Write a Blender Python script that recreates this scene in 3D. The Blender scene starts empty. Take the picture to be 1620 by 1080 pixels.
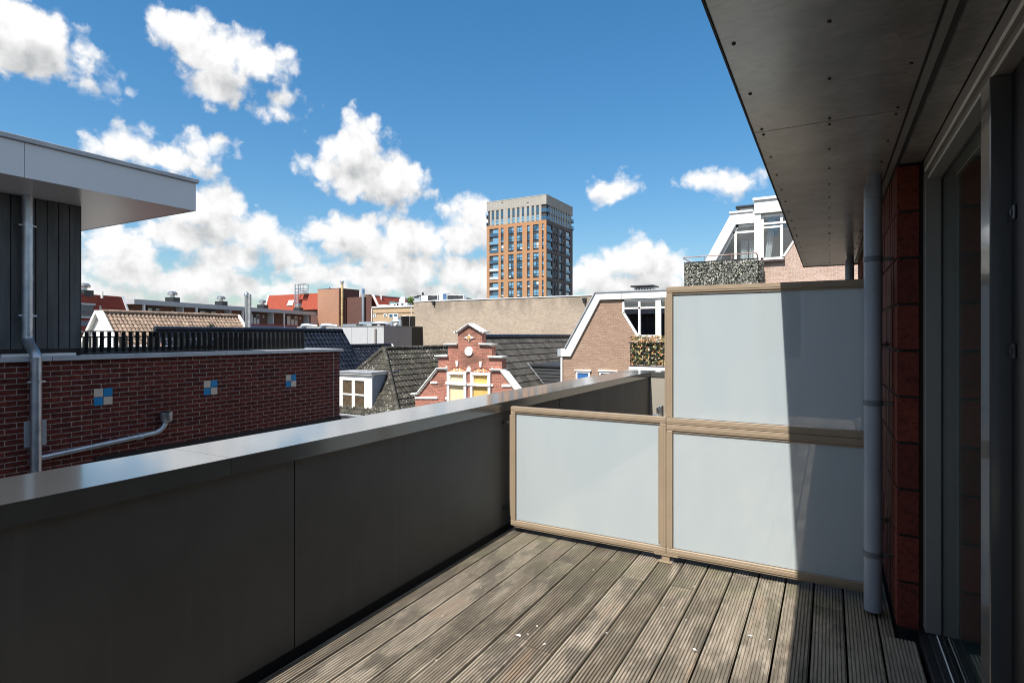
import bpy, bmesh, math, random
from mathutils import Vector, Matrix
random.seed(7)
R = math.radians
scene = bpy.context.scene
# ---------------------------------------------------------------- camera, sky, sun, exposure
CZ = 1.45                      # eye height above the deck (deck top = 0)
F, HX, HY, YAW = 900.0, 810.0, 530.0, 29.15
SA, CA = math.sin(R(YAW)), math.cos(R(YAW))
cam_d = bpy.data.cameras.new('camera'); cam = bpy.data.objects.new('camera', cam_d)
scene.collection.objects.link(cam); scene.camera = cam
cam_d.sensor_width = 36; cam_d.lens = F/1620*36; cam_d.shift_y = -(540-HY)/1620
cam_d.clip_start = 0.05; cam_d.clip_end = 6000
cam.location = (0, 0, CZ); cam.rotation_euler = (R(90), 0, R(YAW))
scene.view_settings.view_transform = 'Standard'; scene.view_settings.look = 'None'
scene.view_settings.exposure = 0.70; scene.view_settings.gamma = 1
scene.cycles.filter_width = 1.05
scene.cycles.max_bounces = 8; scene.cycles.diffuse_bounces = 4; scene.cycles.glossy_bounces = 4
scene.cycles.transparent_max_bounces = 12

def ray(px, py):
    u = (px-HX)/F; v = (HY-py)/F
    return Vector((-SA+u*CA, CA+u*SA, v))
def atY(px, py, Y):
    d = ray(px, py); t = Y/d.y; return Vector((d.x*t, Y, d.z*t+CZ))
def atX(px, py, X):
    d = ray(px, py); t = X/d.x; return Vector((X, d.y*t, d.z*t+CZ))
def atL(px, py, p0, dr):      # vertical plane through p0 along dr
    d = ray(px, py); n = Vector((dr[1], -dr[0]))
    t = (n.x*p0[0]+n.y*p0[1])/(n.x*d.x+n.y*d.y)
    return Vector((d.x*t, d.y*t, d.z*t+CZ))

L = Vector((0.041, 0.573, -0.82)).normalized()          # the way sunlight travels
sun_d = bpy.data.lights.new('sun', 'SUN'); sun = bpy.data.objects.new('sun', sun_d)
scene.collection.objects.link(sun); sun.location = (-5, -30, 40)
sun.rotation_euler = L.to_track_quat('-Z', 'Y').to_euler()
sun_d.energy = 5.0; sun_d.angle = R(0.53); sun_d.color = (1.0, 0.95, 0.87)
SKY_STRENGTH = 0.10

# ---------------------------------------------------------------- node helpers
def nd(nt, typ, **kw):
    n = nt.nodes.new(typ)
    for k, v in kw.items():
        if k == 'ins':
            for i, val in v.items():
                s = n.inputs[i]
                if hasattr(val, 'links'): nt.links.new(val, s)
                else: s.default_value = val
        else: setattr(n, k, v)
    return n
def mth(nt, op, a, b=None, c=None, clamp=False):
    ins = {0: a}
    if b is not None: ins[1] = b
    if c is not None: ins[2] = c
    return nd(nt, 'ShaderNodeMath', operation=op, use_clamp=clamp, ins=ins).outputs[0]
def vmt(nt, op, a, b=None, c=None, out=0):
    ins = {0: a}
    if b is not None: ins[1] = b
    if c is not None: ins[2] = c
    return nd(nt, 'ShaderNodeVectorMath', operation=op, ins=ins).outputs[out]
def mixc(nt, f, a, b, blend='MIX'):
    n = nt.nodes.new('ShaderNodeMix'); n.data_type = 'RGBA'; n.blend_type = blend
    for s, val in ((n.inputs[0], f), (n.inputs[6], a), (n.inputs[7], b)):
        if hasattr(val, 'links'): nt.links.new(val, s)
        elif s.type == 'RGBA': s.default_value = (*val[:3], 1)
        else: s.default_value = val
    return n.outputs[2]
def smooth(nt, x, lo, hi, t0=0.0, t1=1.0):
    return nd(nt, 'ShaderNodeMapRange', interpolation_type='SMOOTHSTEP', ins={0: x, 1: lo, 2: hi, 3: t0, 4: t1}).outputs[0]
def noise(nt, vec, scale, detail=4, rough=0.55, out=0, dist=0.0, dim='3D'):
    return nd(nt, 'ShaderNodeTexNoise', noise_dimensions=dim, ins={'Vector': vec, 'Scale': scale, 'Detail': detail, 'Roughness': rough, 'Distortion': dist}).outputs[out]

# ---------------------------------------------------------------- sky with cumulus clouds (by world direction)
CLOUDS = [ # px, py, rx, ry : centres and sizes of the puffs
 (25,50,95,62),(85,92,55,40),(20,95,70,28),(120,108,26,22),
 (300,58,48,34),(345,88,62,44),(343,132,34,34),(412,100,46,26),(268,42,26,20),(390,88,40,30),
 (166,131,15,8),(449,186,18,9),(447,151,20,7),
 (205,235,58,26),(270,252,62,20),(322,233,34,17),(345,252,28,8),
 (572,208,34,30),(560,248,52,40),(612,285,62,34),(520,270,38,14),(652,288,26,26),(570,292,50,26),
 (965,301,32,17),(1150,291,46,17),(1118,286,20,6),
 (322,330,56,40),(395,362,66,26),(300,372,80,30),(190,388,70,30),(365,408,52,30),(190,436,66,30),(330,448,90,26),(430,385,40,18),(160,470,80,24),
 (552,372,56,30),(642,368,40,36),(672,388,36,30),(605,398,60,26),(650,428,46,32),(600,440,60,26),(505,438,44,22),(470,406,34,16),(482,428,26,16),(445,392,26,10),
 (560,464,70,14),(690,464,70,18),(742,340,42,27),(738,372,40,32),(722,432,36,30),(770,440,44,40),(450,460,50,16),
 (1006,416,52,32),(948,432,46,25),(1048,430,44,28),(1000,452,110,26),(1090,440,40,22),(905,448,34,18),(1010,398,30,20),(250,484,130,9),(640,482,130,9),(905,474,70,10),(1050,478,70,10)]
def make_cloud_group():
    g = bpy.data.node_groups.new('cloud_field', 'ShaderNodeTree')
    g.interface.new_socket('P', in_out='INPUT', socket_type='NodeSocketVector')
    g.interface.new_socket('D', in_out='OUTPUT', socket_type='NodeSocketFloat')
    g.interface.new_socket('S', in_out='OUTPUT', socket_type='NodeSocketFloat')
    gi = g.nodes.new('NodeGroupInput'); go = g.nodes.new('NodeGroupOutput')
    P = gi.outputs[0]
    w1 = noise(g, P, 11.0, 2, 0.5, out=1, dim='2D')
    Pw = vmt(g, 'ADD', P, vmt(g, 'MULTIPLY', vmt(g, 'SUBTRACT', w1, (0.5, 0.5, 0.5)), (0.035, 0.024, 0)))
    cur = None
    for px, py, rx, ry in CLOUDS:
        d = ray(px, py); az = math.atan2(d.x, d.y); el = math.atan2(d.z, math.hypot(d.x, d.y))
        d2 = ray(px+rx, py); d3 = ray(px, py-ry)
        ra = abs(math.atan2(d2.x, d2.y)-az); re = abs(math.atan2(d3.z, math.hypot(d3.x, d3.y))-el)
        rm = (ra*re*re)**(1/3); f = rm                         # distance kept in radians
        q = vmt(g, 'MULTIPLY_ADD', Pw, (f/ra, f/re, 0), (-az*f/ra, -el*f/re, 0))
        ln = mth(g, 'SUBTRACT', vmt(g, 'LENGTH', q, out=1), rm)
        cur = ln if cur is None else mth(g, 'SMOOTH_MIN', cur, ln, 0.012)
    D0 = mth(g, 'ADD', mth(g, 'MULTIPLY', cur, -1/0.05), 0.20)
    # loose cumulus for the parts of the sky the photograph does not show
    sx = nd(g, 'ShaderNodeSeparateXYZ', ins={0: P})
    away = smooth(g, mth(g, 'ABSOLUTE', mth(g, 'ADD', sx.outputs[0], R(YAW))), 0.85, 1.1)
    hi = smooth(g, sx.outputs[1], 0.75, 0.95)
    gen = mth(g, 'MULTIPLY', mth(g, 'SUBTRACT', noise(g, P, 3.2, 3, 0.5, dim='2D'), 0.50), 9.0)
    gen = mth(g, 'ADD', gen, mth(g, 'MULTIPLY', mth(g, 'SUBTRACT', mth(g, 'MAXIMUM', away, hi), 1.0), 6.0))
    D0 = mth(g, 'MAXIMUM', mth(g, 'MAXIMUM', D0, gen), -1.5)
    n1 = mth(g, 'SUBTRACT', noise(g, P, 21.0, 6, 0.5, dim='2D'), 0.5)
    vo = nd(g, 'ShaderNodeTexVoronoi', feature='SMOOTH_F1', voronoi_dimensions='2D', ins={'Vector': vmt(g, 'ADD', P, vmt(g, 'MULTIPLY', vmt(g, 'SUBTRACT', noise(g, P, 45, 3, 0.6, out=1, dim='2D'), (.5, .5, .5)), (0.03, 0.03, 0))), 'Scale': 30.0, 'Smoothness': 0.25, 'Detail': 1.0, 'Roughness': 0.45})
    n2 = mth(g, 'SUBTRACT', 0.40, vo.outputs['Distance'])
    D = mth(g, 'ADD', mth(g, 'ADD', D0, mth(g, 'MULTIPLY', n1, 0.68)), mth(g, 'MULTIPLY', n2, 0.52))
    g.links.new(D, go.inputs[0])
    S = mth(g, 'ADD', mth(g, 'ADD', D0, mth(g, 'MULTIPLY', mth(g, 'SUBTRACT', noise(g, P, 24.0, 3, 0.55, dim='2D'), 0.5), 1.2)), mth(g, 'MULTIPLY', n2, 0.6))
    g.links.new(S, go.inputs[1])
    return g
world = bpy.data.worlds.new('World'); scene.world = world; world.use_nodes = True
world.cycles.sampling_method = 'MANUAL'; world.cycles.sample_map_resolution = 512
wt = world.node_tree; wt.nodes.clear()
sky = nd(wt, 'ShaderNodeTexSky', sky_type='NISHITA', sun_disc=False, sun_elevation=math.asin(-L.z), sun_rotation=R(184),
         altitude=0, air_density=1.0, dust_density=0.25, ozone_density=2.0)
tc = nd(wt, 'ShaderNodeTexCoord'); sp = nd(wt, 'ShaderNodeSeparateXYZ', ins={0: tc.outputs['Generated']})
az = mth(wt, 'ARCTAN2', sp.outputs[0], sp.outputs[1])
el = mth(wt, 'ARCSINE', sp.outputs[2])
P = nd(wt, 'ShaderNodeCombineXYZ', ins={0: az, 1: el, 2: 0.0}).outputs[0]
cg = make_cloud_group()
ga = wt.nodes.new('ShaderNodeGroup'); ga.node_tree = cg; wt.links.new(P, ga.inputs[0])
gb = wt.nodes.new('ShaderNodeGroup'); gb.node_tree = cg; wt.links.new(vmt(wt, 'ADD', P, (-0.010, 0.036, 0)), gb.inputs[0])
Da, Sa, Sb = ga.outputs[0], ga.outputs[1], gb.outputs[1]
alpha = smooth(wt, Da, -0.16, 0.34)
alpha = mth(wt, 'MULTIPLY', alpha, smooth(wt, el, -0.02, 0.0))
deep = smooth(wt, Sb, -0.1, 1.3)
relief = mth(wt, 'SUBTRACT', Sb, Sa)
br = mth(wt, 'SUBTRACT', mth(wt, 'SUBTRACT', 0.99, mth(wt, 'MULTIPLY', deep, 0.26)), mth(wt, 'MULTIPLY', relief, 0.17))
br = nd(wt, 'ShaderNodeClamp', ins={0: br, 1: 0.52, 2: 1.08}).outputs[0]
ccol = mixc(wt, smooth(wt, br, 0.5, 0.9), (0.93, 0.97, 1.0), (1.0, 1.0, 1.0))
ccol = vmt(wt, 'SCALE', ccol); ccol_n = ccol.node; wt.links.new(br, ccol_n.inputs[3])
CLOUD_RADIANCE = 0.585
hsv = nd(wt, 'ShaderNodeHueSaturation', ins={'Hue': 0.493, 'Saturation': 1.31, 'Value': 1.06, 'Color': sky.outputs[0]}).outputs[0]
skyc = vmt(wt, 'SCALE', hsv); skyc.node.inputs[3].default_value = SKY_STRENGTH
lum = vmt(wt, 'DOT_PRODUCT', skyc, (0.3, 0.5, 0.2), out=1)
skyc = vmt(wt, 'SCALE', skyc); wt.links.new(mth(wt, 'DIVIDE', 1.12, mth(wt, 'MULTIPLY_ADD', lum, 1.1, 1.0)), skyc.node.inputs[3])
cl = vmt(wt, 'SCALE', ccol); cl.node.inputs[3].default_value = CLOUD_RADIANCE
tot = mixc(wt, alpha, skyc, cl)
bg = nd(wt, 'ShaderNodeBackground', ins={0: tot, 1: 1.0})
wo = nd(wt, 'ShaderNodeOutputWorld', ins={0: bg.outputs[0]})
# ---------------------------------------------------------------- materials
def new_mat(name):
    m = bpy.data.materials.new(name); m.use_nodes = True
    nt = m.node_tree; b = nt.nodes['Principled BSDF']
    return m, nt, b
def pbr(name, col, rough=0.6, var=0.0, vscale=3.0, bump=0.0, bscale=60.0, metal=0.0, spec=0.5, coat=0.0, rvar=0.0, stretch=(1,1,1), attr=0.0, coat_r=0.05):
    m, nt, b = new_mat(name)
    pos = nd(nt, 'ShaderNodeNewGeometry').outputs['Position']
    p = vmt(nt, 'MULTIPLY', pos, stretch)
    c = col
    if var:
        n = noise(nt, p, vscale, 6, 0.6)
        c = mixc(nt, smooth(nt, n, 0.3, 0.7), tuple(x*(1-var) for x in col), tuple(min(1, x*(1+var)) for x in col))
    if attr:
        a = nd(nt, 'ShaderNodeAttribute', attribute_name='rnd').outputs['Fac']
        v = mth(nt, 'MULTIPLY_ADD', a, 2*attr, 1-attr)
        cc = nd(nt, 'ShaderNodeRGB'); cc.outputs[0].default_value = (*col, 1)
        s = vmt(nt, 'SCALE', c if var else cc.outputs[0]); nt.links.new(v, s.node.inputs[3]); c = s
    if hasattr(c, 'links'): nt.links.new(c, b.inputs['Base Color'])
    else: b.inputs['Base Color'].default_value = (*c, 1)
    b.inputs['Metallic'].default_value = metal
    b.inputs['Specular IOR Level'].default_value = spec
    b.inputs['Coat Weight'].default_value = coat; b.inputs['Coat Roughness'].default_value = coat_r
    if rvar:
        n2 = noise(nt, p, vscale*2.3, 4, 0.6)
        nt.links.new(mth(nt, 'MULTIPLY_ADD', n2, 2*rvar, rough-rvar), b.inputs['Roughness'])
    else: b.inputs['Roughness'].default_value = rough
    if bump:
        n3 = noise(nt, p, bscale, 4, 0.6)
        bp = nd(nt, 'ShaderNodeBump', ins={'Strength': bump, 'Distance': 0.01, 'Height': n3})
        nt.links.new(bp.outputs[0], b.inputs['Normal'])
    return m
def wall_uv(nt):
    g = nd(nt, 'ShaderNodeNewGeometry')
    p = nd(nt, 'ShaderNodeSeparateXYZ', ins={0: g.outputs['Position']})
    n = nd(nt, 'ShaderNodeSeparateXYZ', ins={0: g.outputs['True Normal']})
    u = mth(nt, 'ADD', mth(nt, 'MULTIPLY', p.outputs[0], mth(nt, 'ABSOLUTE', n.outputs[1])),
                       mth(nt, 'MULTIPLY', p.outputs[1], mth(nt, 'ABSOLUTE', n.outputs[0])))
    return u, p.outputs[2], g.outputs['Position']
def brick(name, c1, c2, mortar, bw=0.21, bh=0.0625, ms=0.01, bump=0.5, zoff=0.0, uoff=0.0, stain=None, rough=0.75, var=0.35, spec=0.3, stain_s=0.5, runoff=None):
    m, nt, b = new_mat(name)
    u, z, pos = wall_uv(nt)
    uv = nd(nt, 'ShaderNodeCombineXYZ', ins={0: mth(nt, 'ADD', u, uoff), 1: mth(nt, 'ADD', z, zoff), 2: 0.0}).outputs[0]
    bt = nd(nt, 'ShaderNodeTexBrick', offset=0.5, ins={'Vector': uv, 'Color1': (*c1, 1), 'Color2': (*c2, 1), 'Mortar': (*mortar, 1),
            'Scale': 1.0, 'Mortar Size': ms/2, 'Mortar Smooth': 0.1, 'Bias': 0.0, 'Brick Width': bw, 'Row Height': bh})
    n = noise(nt, pos, 18, 5, 0.65)
    c = mixc(nt, 1.0, bt.outputs['Color'], mixc(nt, smooth(nt, n, 0.25, 0.75), (1-var,)*3, (1+var,)*3), 'MULTIPLY')
    n2 = noise(nt, pos, 1.1, 4, 0.6)
    c = mixc(nt, smooth(nt, n2, 0.35, 0.75, 0, 0.3), c, tuple(0.75*x for x in c1))
    if stain:
        n4 = noise(nt, vmt(nt, 'MULTIPLY', pos, (0.5, 0.5, 0.9)), stain_s, 7, 0.7)
        c = mixc(nt, smooth(nt, n4, 0.48, 0.68, 0, 0.75), c, stain)
    if runoff:
        n5 = noise(nt, vmt(nt, 'MULTIPLY', pos, (0.9, 0.9, 0.35)), 1.0, 6, 0.65)
        f5 = mth(nt, 'MULTIPLY', smooth(nt, z, runoff[0], runoff[1]), smooth(nt, n5, 0.38, 0.62))
        c = mixc(nt, mth(nt, 'MULTIPLY', f5, 0.7), c, runoff[2])
    nt.links.new(c, b.inputs['Base Color']); b.inputs['Roughness'].default_value = rough; b.inputs['Specular IOR Level'].default_value = spec
    h = mth(nt, 'ADD', mth(nt, 'SUBTRACT', 1.0, bt.outputs['Fac']), mth(nt, 'MULTIPLY', noise(nt, pos, 90, 3, 0.6), 0.35))
    bp = nd(nt, 'ShaderNodeBump', ins={'Strength': bump, 'Distance': 0.008, 'Height': h})
    nt.links.new(bp.outputs[0], b.inputs['Normal'])
    return m
def tile_mat(name, col, rough=0.6, attr=0.25, spots=None, spotcol=(0.6, 0.58, 0.52), spot_s=9.0, coat=0.0, moss=None, spec=0.3):
    m, nt, b = new_mat(name); b.inputs['Specular IOR Level'].default_value = spec
    pos = nd(nt, 'ShaderNodeNewGeometry').outputs['Position']
    a = nd(nt, 'ShaderNodeAttribute', attribute_name='rnd').outputs['Fac']
    n = noise(nt, pos, 7, 5, 0.65)
    c = mixc(nt, smooth(nt, n, 0.3, 0.7), tuple(x*0.7 for x in col), tuple(x*1.3 for x in col))
    if moss: c = mixc(nt, smooth(nt, noise(nt, pos, 1.6, 5, 0.65), 0.48, 0.66, 0, 0.7), c, moss)
    if spots:
        n2 = noise(nt, pos, spot_s, 3, 0.55); n3 = noise(nt, pos, 1.1, 3, 0.5)
        f = mth(nt, 'ADD', n2, mth(nt, 'MULTIPLY', mth(nt, 'SUBTRACT', n3, 0.5), 0.35))
        c = mixc(nt, smooth(nt, f, spots, spots+0.05, 0, 0.85), c, spotcol)
    s = vmt(nt, 'SCALE', c); nt.links.new(mth(nt, 'MULTIPLY_ADD', a, 2*attr, 1-attr), s.node.inputs[3])
    nt.links.new(s, b.inputs['Base Color']); b.inputs['Roughness'].default_value = rough
    b.inputs['Coat Weight'].default_value = coat; b.inputs['Coat Roughness'].default_value = 0.12
    return m
def glass_mat(name, tint=(0.9, 0.92, 0.93), ior=1.5, bump=0.0, boost=0.0):
    m = bpy.data.materials.new(name); m.use_nodes = True; nt = m.node_tree; nt.nodes.clear()
    ge = nd(nt, 'ShaderNodeNewGeometry'); f0 = ((ior-1)/(ior+1))**2
    co = mth(nt, 'ABSOLUTE', vmt(nt, 'DOT_PRODUCT', ge.outputs['Incoming'], ge.outputs['Normal'], out=1))
    fr = mth(nt, 'MULTIPLY_ADD', mth(nt, 'POWER', mth(nt, 'SUBTRACT', 1.0, co, clamp=True), 5.0), 1-f0, f0)
    fr = mth(nt, 'ADD', fr, boost, clamp=True)
    tr = nd(nt, 'ShaderNodeBsdfTransparent', ins={0: (*tint, 1)})
    gl = nd(nt, 'ShaderNodeBsdfGlossy', ins={'Color': (1, 1, 1, 1), 'Roughness': 0.01})
    if bump:
        pos = nd(nt, 'ShaderNodeNewGeometry').outputs['Position']
        bp = nd(nt, 'ShaderNodeBump', ins={'Strength': bump, 'Distance': 0.02, 'Height': noise(nt, pos, 0.9, 2, 0.5)})
        nt.links.new(bp.outputs[0], gl.inputs['Normal'])
    mx = nd(nt, 'ShaderNodeMixShader', ins={0: fr, 1: tr.outputs[0], 2: gl.outputs[0]})
    nd(nt, 'ShaderNodeOutputMaterial', ins={0: mx.outputs[0]})
    return m

# ---------------------------------------------------------------- mesh builder
class MB:
    def __init__(s): s.v = []; s.f = []; s.m = []; s.r = []
    def add(s, vs, fs, mat=0, rnd=None):
        o = len(s.v); s.v += [tuple(v) for v in vs]
        r = random.random() if rnd is None else rnd
        for f in fs: s.f.append([i+o for i in f]); s.m.append(mat); s.r.append(r)
        return s
    def box(s, x0, y0, z0, x1, y1, z1, mat=0, rnd=None, ch=0.0):
        if x1 < x0: x0, x1 = x1, x0
        if y1 < y0: y0, y1 = y1, y0
        if z1 < z0: z0, z1 = z1, z0
        if ch <= 0:
            vs = [(x, y, z) for z in (z0, z1) for y in (y0, y1) for x in (x0, x1)]
            return s.add(vs, [(0,2,3,1),(4,5,7,6),(0,1,5,4),(2,6,7,3),(0,4,6,2),(1,3,7,5)], mat, rnd)
        vs = []; idx = {}
        X = (x0, x1); Y = (y0, y1); Z = (z0, z1); sg = (1, -1)
        for i in (0, 1):
            for j in (0, 1):
                for k in (0, 1):
                    for a in range(3):
                        p = [X[i]+sg[i]*ch, Y[j]+sg[j]*ch, Z[k]+sg[k]*ch]; p[a] = (X[i], Y[j], Z[k])[a]
                        idx[i, j, k, a] = len(vs); vs.append(p)
        fs = []
        for a in range(3):
            for e in (0, 1):
                q = []
                for (b, c) in ((0, 0), (0, 1), (1, 1), (1, 0)):
                    t = [0, 0, 0]; t[a] = e; t[(a+1) % 3] = b; t[(a+2) % 3] = c
                    q.append(idx[t[0], t[1], t[2], a])
                fs.append(q)
        for a in range(3):
            b, c = (a+1) % 3, (a+2) % 3
            for eb in (0, 1):
                for ec in (0, 1):
                    t0 = [0, 0, 0]; t1 = [0, 0, 0]; t0[a] = 0; t1[a] = 1
                    for t in (t0, t1): t[b] = eb; t[c] = ec
                    fs.append([idx[(*t0, b)], idx[(*t1, b)], idx[(*t1, c)], idx[(*t0, c)]])
        for k in [(i, j, l) for i in (0, 1) for j in (0, 1) for l in (0, 1)]:
            fs.append([idx[(*k, 0)], idx[(*k, 1)], idx[(*k, 2)]])
        return s.add(vs, fs, mat, rnd)
    def prism(s, poly, ext, mat=0, rnd=None):
        n = len(poly); e = Vector(ext)
        vs = [Vector(p) for p in poly]+[Vector(p)+e for p in poly]
        fs = [list(range(n)), list(range(2*n-1, n-1, -1))]+[(i, (i+1) % n, n+(i+1) % n, n+i) for i in range(n)]
        return s.add(vs, fs, mat, rnd)
    def bar(s, p, q, w, h, mat=0, up=(0, 0, 1), rnd=None):
        p = Vector(p); q = Vector(q); d = (q-p).normalized(); up = Vector(up)
        if abs(d.dot(up)) > 0.99: up = Vector((0, 1, 0))
        x = d.cross(up).normalized(); z = x.cross(d).normalized()
        vs = [b+x*a*w/2+z*c*h/2 for b in (p, q) for (a, c) in ((-1,-1),(1,-1),(1,1),(-1,1))]
        return s.add(vs, [(0,1,2,3),(7,6,5,4),(0,4,5,1),(1,5,6,2),(2,6,7,3),(3,7,4,0)], mat, rnd)
    def tube(s, pts, r, n=12, mat=0, caps=True, rnd=None):
        pts = [Vector(p) for p in pts]; rs = r if isinstance(r, (list, tuple)) else [r]*len(pts)
        vs = []; prev = None
        for i, p in enumerate(pts):
            d = ((pts[i+1]-p) if i == 0 else (p-pts[i-1]) if i == len(pts)-1 else ((pts[i+1]-p).normalized()+(p-pts[i-1]).normalized())).normalized()
            if prev is None:
                up = Vector((0, 0, 1)) if abs(d.z) < 0.9 else Vector((1, 0, 0))
                x = d.cross(up).normalized()
            else: x = (prev-d*prev.dot(d)).normalized()
            prev = x; y = d.cross(x)
            vs += [p+(x*math.cos(2*math.pi*k/n)+y*math.sin(2*math.pi*k/n))*rs[i] for k in range(n)]
        fs = [(i*n+k, i*n+(k+1) % n, (i+1)*n+(k+1) % n, (i+1)*n+k) for i in range(len(pts)-1) for k in range(n)]
        if caps: fs += [list(range(n)), list(range((len(pts)-1)*n, len(pts)*n))]
        return s.add(vs, fs, mat, rnd)
    def lathe(s, x, y, prof, n=14, mat=0):
        return s.tube([(x, y, z) for r, z in prof], [r for r, z in prof], n, mat)
ORG = {}
def put(name, mb, mats, parent=None, smooth=None, org=None):
    me = bpy.data.meshes.new(name)
    if parent is not None: o3 = ORG[parent.name]
    elif org is not None: o3 = Vector(org)
    else:
        xs, ys, zs = zip(*mb.v); o3 = Vector(((min(xs)+max(xs))/2, (min(ys)+max(ys))/2, min(zs)))
    me.from_pydata([(x-o3.x, y-o3.y, z-o3.z) for x, y, z in mb.v], [], mb.f)
    bm = bmesh.new(); bm.from_mesh(me); bmesh.ops.recalc_face_normals(bm, faces=bm.faces); bm.to_mesh(me); bm.free()
    for m in (mats if isinstance(mats, (list, tuple)) else [mats]): me.materials.append(m)
    me.polygons.foreach_set('material_index', mb.m)
    a = me.attributes.new('rnd', 'FLOAT', 'FACE'); a.data.foreach_set('value', mb.r)
    if smooth:
        me.polygons.foreach_set('use_smooth', [True]*len(me.polygons)); me.set_sharp_from_angle(angle=R(smooth))
    o = bpy.data.objects.new(name, me); scene.collection.objects.link(o)
    if parent is not None: o.parent = parent
    else: o.location = o3
    ORG[o.name] = o3
    return o
def tag(o, label, cat, group=None, kind=None):
    if label: o['label'] = label
    if cat: o['category'] = cat
    if group: o['group'] = group
    if kind: o['kind'] = kind
    return o
def thing(name, loc, label, cat, group=None):
    o = bpy.data.objects.new(name, None); scene.collection.objects.link(o)
    o.location = loc; o.empty_display_size = 0.2; ORG[o.name] = Vector(loc)
    return tag(o, label, cat, group)
def structure(o): o['kind'] = 'structure'; return o
def copy_part(o, dv, parent=None):          # copy of a part, moved by dv
    c = o.copy(); scene.collection.objects.link(c); c.parent = parent or o.parent
    c.location = o.location+Vector(dv); ORG[c.name] = ORG[(parent or o.parent).name]+Vector(dv)
    return c
def tile_roof(mb, A, B, C, D, tw, th, amp=0.03, lift=0.03, sub=5, mat=0, flat=False):
    """A->B top edge, D->C bottom edge (A above D). Rows of lapped tiles, clipped to the quad."""
    A, B, C, D = map(Vector, (A, B, C, D))
    n = (B-A).cross(D-A)
    if n.length < 1e-6: n = (C-D).cross(A-D)*1
    n.normalize()
    if n.z < 0: n = -n
    long_ = max((B-A), (C-D), key=lambda q: q.length); e = long_.normalized()
    hgt = ((D-A)-e*(D-A).dot(e)).length; rows = max(1, round(hgt/th))
    for r in range(rows):
        t0 = r/rows; t1 = min(1.0, (r+1.12)/rows)
        l0 = A.lerp(D, t0); r0 = B.lerp(C, t0); l1 = A.lerp(D, t1); r1 = B.lerp(C, t1)
        u0 = min((l0-D).dot(e), (l1-D).dot(e)); u1 = max((r0-D).dot(e), (r1-D).dot(e))
        off = (tw/2 if flat and r % 2 else 0)
        k = math.floor((u0-off)/tw)
        while k*tw+off < u1:
            a0 = k*tw+off; vs = []
            dz = random.uniform(-.004, .004); rr = random.random()
            for j in range(sub+1):
                u = a0+tw*j/sub*(0.97 if flat else 1.0)
                h = 0 if flat else amp*math.sin(2*math.pi*j/sub-0.6)
                for (la, ra, ex) in ((l0, r0, 0.0), (l1, r1, lift)):
                    ua, ub = (la-D).dot(e), (ra-D).dot(e); uu = min(max(u, ua), ub)
                    f = 0 if ub-ua < 1e-6 else (uu-ua)/(ub-ua)
                    vs.append(la.lerp(ra, f)+n*(h+ex+dz+0.01))
            nb = len(vs)
            for j in range(sub+1): vs.append(Vector(vs[2*j+1])-n*(lift+0.012))
            fs = []
            for j in range(sub):
                if (Vector(vs[2*j])-Vector(vs[2*j+2])).length+(Vector(vs[2*j+1])-Vector(vs[2*j+3])).length < 1e-5: continue
                fs += [(2*j, 2*j+2, 2*j+3, 2*j+1), (2*j+1, 2*j+3, nb+j+1, nb+j)]
            if fs: mb.add(vs, fs, mat, rr)
            k += 1
def ridge_caps(mb, p, q, r=0.12, ln=0.33, mat=0):
    p = Vector(p); q = Vector(q); d = (q-p); n = max(1, round(d.length/ln))
    for i in range(n):
        a = p+d*(i/n); b = p+d*((i+1.08)/n); mb.tube([a, b], [r*1.06, r*0.94], 8, mat)
# ---------------------------------------------------------------- shared materials
M = {}
M['bronze'] = pbr('bronze_panel', (0.068, 0.0665, 0.063), 0.42, var=0.14, vscale=2.6, rvar=0.09, bump=0.05, bscale=3)
M['coping'] = pbr('coping_coat', (0.066, 0.064, 0.060), 0.24, var=0.08, vscale=2, rvar=0.05, spec=0.9, coat=1.0, coat_r=0.10, bump=0.02, bscale=4)
M['beige'] = pbr('beige_panel', (0.30, 0.275, 0.235), 0.5, var=0.05, vscale=2)
M['black'] = pbr('black_rubber', (0.012, 0.012, 0.013), 0.7)
M['tan'] = pbr('tan_frame', (0.275, 0.212, 0.148), 0.45, var=0.05, vscale=8)
M['steel'] = pbr('stainless', (0.55, 0.55, 0.54), 0.3, metal=1.0)
M['screw'] = pbr('screw_head', (0.05, 0.05, 0.05), 0.25, metal=0.7)
M['dark_steel'] = pbr('dark_steel', (0.16, 0.16, 0.16), 0.3, metal=0.9)
M['galv'] = pbr('galvanised', (0.50, 0.55, 0.60), 0.38, var=0.14, vscale=9, metal=0.85, rvar=0.12, bump=0.06, bscale=40)
M['zinc'] = pbr('zinc_trim', (0.42, 0.44, 0.47), 0.45, var=0.12, vscale=5, metal=0.3)
M['pvc'] = pbr('grey_pvc', (0.25, 0.285, 0.33), 0.42, var=0.06, vscale=4)
M['pvc_dark'] = pbr('dark_pvc', (0.12, 0.135, 0.155), 0.5)
M['white'] = pbr('white_paint', (0.78, 0.77, 0.74), 0.5, var=0.05, vscale=1.5)
M['white_panel'] = pbr('white_panel', (0.66, 0.69, 0.72), 0.35, var=0.03, vscale=0.8)
M['dark_metal'] = pbr('dark_metal', (0.018, 0.02, 0.022), 0.4)
M['alu'] = pbr('grey_alu_frame', (0.17, 0.165, 0.155), 0.38, var=0.05, vscale=6)
M['alu_highlight'] = pbr('alu_highlight', (0.8, 0.8, 0.78), 0.3)  # near-white base colour paints highlights on frame edges; also the sill track
M['curtain'] = pbr('curtain', (0.72, 0.72, 0.70), 0.9)
M['room'] = pbr('dark_interior', (0.05, 0.05, 0.05), 0.9)
M['pane'] = glass_mat('window_glass', (0.86, 0.90, 0.92), boost=0.06)
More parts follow.
